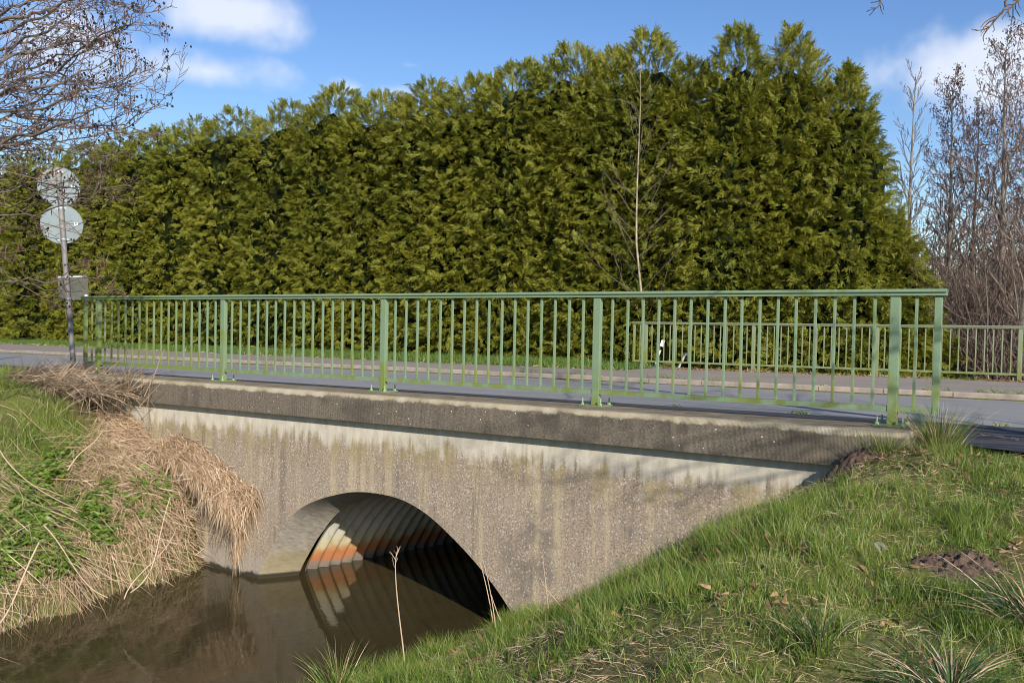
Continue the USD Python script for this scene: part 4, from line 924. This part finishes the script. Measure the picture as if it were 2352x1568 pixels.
# the overhanging tongue of straw in front of the wall
n = 6500; s = rng.uniform(0, 1, n); s2 = rng.uniform(0, 1, n)
lx = -5.35 + 1.35 * s; lz = -.70 - .52 * s ** 1.15
b = np.stack([lx + rng.normal(0, .05, n), -.345 - .40 * s2 * (1 - .35 * s), lz - .12 * s2 + rng.normal(0, .03, n)], -1)
fallk = np.clip((s - .30) / .5, 0, 1)
cu = (fb(b[:, 0], b[:, 2], 5.0, 91) - .5) * 2.2
d_ = np.stack([.75 - .6 * fallk + rng.normal(0, .42, n) + cu, rng.normal(-.08, .2, n), -.35 - .95 * fallk + rng.normal(0, .36, n) - cu * .4], -1)
Ls = rng.uniform(.07, .30, n) * (1 + .45 * fallk)
wild = rng.uniform(size=n) < .30; d_[wild] = np.stack([rng.normal(.1, .8, wild.sum()), rng.normal(-.15, .25, wild.sum()), rng.normal(-.35, .6, wild.sum())], -1); Ls[wild] *= .6
strip = rng.uniform(size=n) < .10; b[strip, 0] = -4.24 + rng.normal(0, .035, strip.sum()); b[strip, 2] = -1.25 - rng.uniform(0, .55, strip.sum()); d_[strip] = np.stack([rng.normal(0, .06, strip.sum()), rng.normal(-.02, .04, strip.sum()), -np.ones(strip.sum())], -1); b[strip, 1] = -.37 - .06 * s2[strip]
v = blades(b, d_, Ls, .0068 * rng.uniform(.6, 1.4, n), np.stack([rng.normal(0, .1, n), rng.normal(-.02, .06, n), -rng.uniform(.05, .35, n)], -1), 4, .5)
vv = np.array(v.vertices); vv[:, 1] = np.minimum(vv[:, 1], -.336); 
obj('straw_tongue', trimesh.Trimesh(vv, v.faces, process=False), STRAW, kind='stuff', label='tan straw tongue hanging over the wall left of the arch', cat='dry grass')
# brown dead stems heaped at the left end of the coping
n = 4200; x, y = scatter(n, -8.25, -6.0, -.95, .12)
ok = (y < .12 - .25 * np.clip((x + 6.9), 0, 1) * 2) & (x < -5.9 - .6 * (y > -.25)); x, y = x[ok], y[ok]; n = len(x)
b = np.stack([x, y, np.maximum(hz(x, np.minimum(y, -.36)), -.25) + rng.uniform(0, .16, n) * np.exp(-((x + 7.2) / 1.0) ** 2)], -1); a = rng.normal(.3, 1.1, n)
obj('dead_stems', blades(b, np.stack([np.cos(a), np.sin(a) * .7, rng.normal(.1, .5, n)], -1), rng.uniform(.12, .45, n), rng.uniform(.005, .010, n), np.stack([rng.normal(0, .12, n), rng.normal(0, .1, n), -rng.uniform(0, .35, n)], -1), 4, .4), STRAW_BROWN, kind='stuff', label='brown heap of dead stems at the left end of the coping', cat='dry stems')
n = 26; b = np.stack([rng.uniform(-6.6, -5.7, n), rng.uniform(-.62, -.45, n), rng.uniform(-.45, -.15, n)], -1)
obj('dead_stems', tubes([(limb(rng, p_, [rng.uniform(.1, .9), rng.normal(0, .15), rng.uniform(.5, 1)], rng.uniform(.25, .7), 6, .10, -.4), .0045, .002) for p_ in b], 4), STRAW, kind='stuff', label='bleached thin stems rising before the left end of the coping', cat='dry stems')
for i, (px0, px1, dep, l_) in enumerate([((275, 1590 / 1.6327 + 0), (390, 850), 12.2, None)]): pass
# green grass on the left bank
x, y = scatter(150000, -13.5, -4.6, -4.6, .15)
den = fb(x, y, 1.1, 31); li = L_in(x, y)
ok = (li > .35) & (rng.uniform(size=len(x)) < np.clip((den - .30) * 2.6, .04, 1) * np.interp(li, [.4, 1.0, 1.7], [.2, .45, 1.0])) & ((y < -.95) | (x < -8.2)) & ((y < -.45) | (x < -8.0))
x, y = x[ok], y[ok]; tall = np.clip((fb(x, y, 2.4, 33) - .35) * 2.2, 0, 1)
obj('grass', grass(x, y, .08 + .06 * tall, .17 + .20 * tall, .0066, .42), GRASS, kind='stuff', label='lush green grass on the upper left bank below the sign', cat='grass')
# herbs with lobed leaves
n = 6200; x, y = scatter(n, -7.2, -4.3, -4.4, -.5); li = L_in(x, y); den = fb(x, y, 1.6, 61)
ok = (li > .18) & (li < 1.35) & ((rng.uniform(size=len(x)) < np.clip((den - .37) * 5, 0, .75)) & (y < -1.2) | ((y > -1.15) & (y < -.62) & (li < .5) & (li > .12) & (rng.uniform(size=len(x)) < .6))); x, y = x[ok], y[ok]; n = len(x)
P_, D_, L2, B_ = [], [], [], []
k = 6
for j in range(k):
    a = rng.uniform(0, 6.28, n); P_.append(np.stack([x + np.cos(a) * .015, y + np.sin(a) * .015, hz(x, y) + .03 + rng.uniform(0, .11, n)], -1)); D_.append(np.stack([np.cos(a) + .25, np.sin(a) - .2, rng.uniform(-.3, .7, n)], -1)); L2.append(rng.uniform(.025, .085, n)); B_.append(np.stack([rng.normal(0, .1, n), rng.normal(0, .1, n), -rng.uniform(.1, .4, n)], -1))
P_, D_, L2, B_ = np.vstack(P_), np.vstack(D_), np.concatenate(L2), np.vstack(B_); N = len(P_)
lf = []
for da, sc in ((0, 1.0), (.75, .72), (-.75, .72)):
    c_, s_ = math.cos(da), math.sin(da); Dr = np.stack([D_[:, 0] * c_ - D_[:, 1] * s_, D_[:, 0] * s_ + D_[:, 1] * c_, D_[:, 2]], -1)
    lf.append(blades(P_, Dr, L2 * sc, L2 * sc * .55, B_, 4, .55, np.tile([.55, -.65, .75], (N, 1)) + rng.normal(0, .3, (N, 3))))
obj('herb_cover', cat(*lf), NETTLE, kind='stuff', label='fresh green herbs with toothed leaves low on the left bank', cat='herbs')
# yellow flower
fx, fy = -4.95, -3.02; t = thing('yellow_flower', 'single small yellow flower among the herbs at the left edge', 'flower', (fx, fy, float(hz(fx, fy)) + .16))
obj('stem', tubes([(np.array([[0, 0, -.17], [.01, 0, -.08], [0, 0, 0]]), .0025, .002)], 4), NETTLE, t)
for q in range(6):
    a = q * math.pi / 3; obj('petal', blades(np.zeros((1, 3)), np.array([[math.cos(a), math.sin(a), .5]]), np.array([.022]), np.array([.014]), np.array([[0, 0, -.2]]), 3, .5, np.array([[0, 0, 1.0]])), YELLOW, t)
# long reeds and sticks on the left bank
def reed(label, pts, dep, rad):
    q = np.array([EYE + pix(a, b) / (pix(a, b) @ FWD) * d_ for (a, b), d_ in zip(pts, dep)]); b0 = q[0].copy(); q = CubicSpline(np.linspace(0, 1, len(q)), q - b0)(np.linspace(0, 1, 12))
    obj_ = thing('dry_reed', label, 'reed', tuple(b0)); obj('stem', tubes([(q, rad, rad * .7)], 6), STRAW, obj_, smooth=True)
reed('thick pale reed slanting down to the water in the bottom left corner', [(90, 1245), (55, 1320), (25, 1390), (-10, 1440)], (8.3, 8.25, 8.2, 8.1), .008)
reed('long thin reed slanting across the herbs towards the water', [(100, 1205), (150, 1270), (190, 1330), (248, 1372)], (8.6, 8.65, 8.7, 8.75), .005)
reed('reed leaning up from the water below the straw mat', [(285, 1375), (320, 1320), (370, 1270), (405, 1210)], (8.9, 9.0, 9.1, 9.2), .005)
reed('second reed leaning up beside the first below the straw mat', [(300, 1360), (345, 1310), (365, 1240), (391, 1140)], (8.9, 8.9, 9.0, 9.1), .0055)
reed('long straight pale reed lying across the upper left bank', [(0, 1035), (40, 1085), (100, 1130), (170, 1165)], (10.2, 9.9, 9.6, 9.3), .006)
reed('thin pale stem rising across the grass of the left bank', [(155, 1080), (185, 1040), (210, 1020), (235, 990)], (10.2, 10.3, 10.4, 10.5), .006)

# verge grass before the hedge and weeds along kerb and path
x, y = scatter(60000, -40, -4.9, 10.2, 14.6)
ok = y > back_edge(x) - .05 + .18 * (fb(x, y, 2.5, 71) - .3); ok &= rng.uniform(size=len(x)) < np.clip(1.4 - (y - back_edge(x)) * .22, .2, 1); x, y = x[ok], y[ok]
obj('verge_grass', grass(x, y, .07, .20, .016, .35, 0, 2), leafy('verge_blade', [(0, (.05, .10, .014)), (.5, (.085, .165, .022)), (1, (.17, .20, .05))], .45, .3, (1.1, 1.2, .5), 1.2, .4), kind='stuff', label='strip of fresh green verge grass below the hedge', cat='grass')
x, y = scatter(5200, -40, -4.9, 10.0, 11.8); ok = np.abs(y - back_edge(x)) < .12; x, y = x[ok], y[ok]; n = len(x)
obj('verge_litter', blades(np.stack([x, y, hz(x, y) + .02], -1), np.stack([rng.normal(size=n), rng.normal(size=n), rng.uniform(0, .5, n)], -1), rng.uniform(.06, .16, n), np.full(n, .014), rng.normal(0, .15, (n, 3)), 2), STRAW, kind='stuff', label='dry straw edge between footpath and verge grass', cat='dry grass')
for i, (wx_, wy_, k) in enumerate([(-6.1, 8.22, 1.0), (-4.9, 8.3, .8), (-3.1, 8.25, 1.2), (-2.2, 8.2, .7), (-.4, 8.25, .6), (1.35, 8.24, .9), (2.1, 8.25, 1.0), (2.55, 8.24, .8), (-3.2, 11.8, .8), (-1.6, 11.8, 1.0), (-.9, 11.8, 1.2), (.1, 11.8, 1.3), (.75, 11.8, 1.1), (1.45, 11.8, 1.2), (-9.6, 8.25, .7), (-13.0, 8.3, .8), (1.1, 2.42, .6), (-.35, 2.42, .4), (2.95, 2.45, .5)]):
    zb = float(zroad(wx_, 8.1)) + .094 if wy_ > 8 else float(zroad(wx_, wy_)) + .004
    m_ = int(60 * k); a = rng.uniform(0, 6.28, m_); b = np.stack([wx_ + rng.normal(0, .13 * k, m_), wy_ + rng.normal(0, .025, m_), np.full(m_, zb)], -1)
    obj('kerb_weed', blades(b, np.stack([np.cos(a) * .8, np.sin(a) * .5, rng.uniform(.3, 1, m_)], -1), rng.uniform(.04, .12, m_) * k, np.full(m_, .011), rng.normal(0, .2, (m_, 3)), 3), GRASS, kind='stuff', label='small green weeds in the joints of kerb and footpath', cat='weeds')
x, y = scatter(2600, -5.0, 8, 11.62, 11.92); n = len(x); ok = fb(x, y, 1.2, 81) > .42; x, y = x[ok], y[ok]; n = len(x)
obj('path_litter', blades(np.stack([x, y, zroad(x, 8.1) + .1], -1), np.stack([rng.normal(size=n), rng.normal(0, .5, n), rng.uniform(0, .4, n)], -1), rng.uniform(.03, .09, n), np.full(n, .02), rng.normal(0, .2, (n, 3)), 2, .5), DRYLEAF, kind='stuff', label='brown leaf litter along the foot of the far railing', cat='leaves')

for (a_, b_), (c_, d__), wd, l_ in (((2252, 993), (2306, 999), .03, 'pale dry stalk piece lying on the dark asphalt at the right edge'), ((2322, 1005), (2340, 1007), .035, 'small pale dry leaf on the dark asphalt below the dry stalk piece')):
    def on(px_, py_): d_ = pix(px_, py_); s_ = (-.075 - EYE[2]) / d_[2]; return EYE + d_ * s_
    q0, q1 = on(a_, b_), on(c_, d__); n = 9; b = q0 + (q1 - q0) * rng.uniform(0, .7, (n, 1)); b[:, 2] = zroad(b[:, 0], b[:, 1]) + .012 + rng.uniform(0, .012, n)
    obj('dry_stalk_piece', blades(b, np.tile(unit(q1 - q0), (n, 1)) + rng.normal(0, .22, (n, 3)) * [1, 1, .2], np.full(n, np.linalg.norm(q1 - q0) * .5), np.full(n, wd), rng.normal(0, .05, (n, 3)), 4, .5, np.tile([0, 0, 1.0], (n, 1))), STRAW, label=l_, cat='dry plant', kind='stuff')
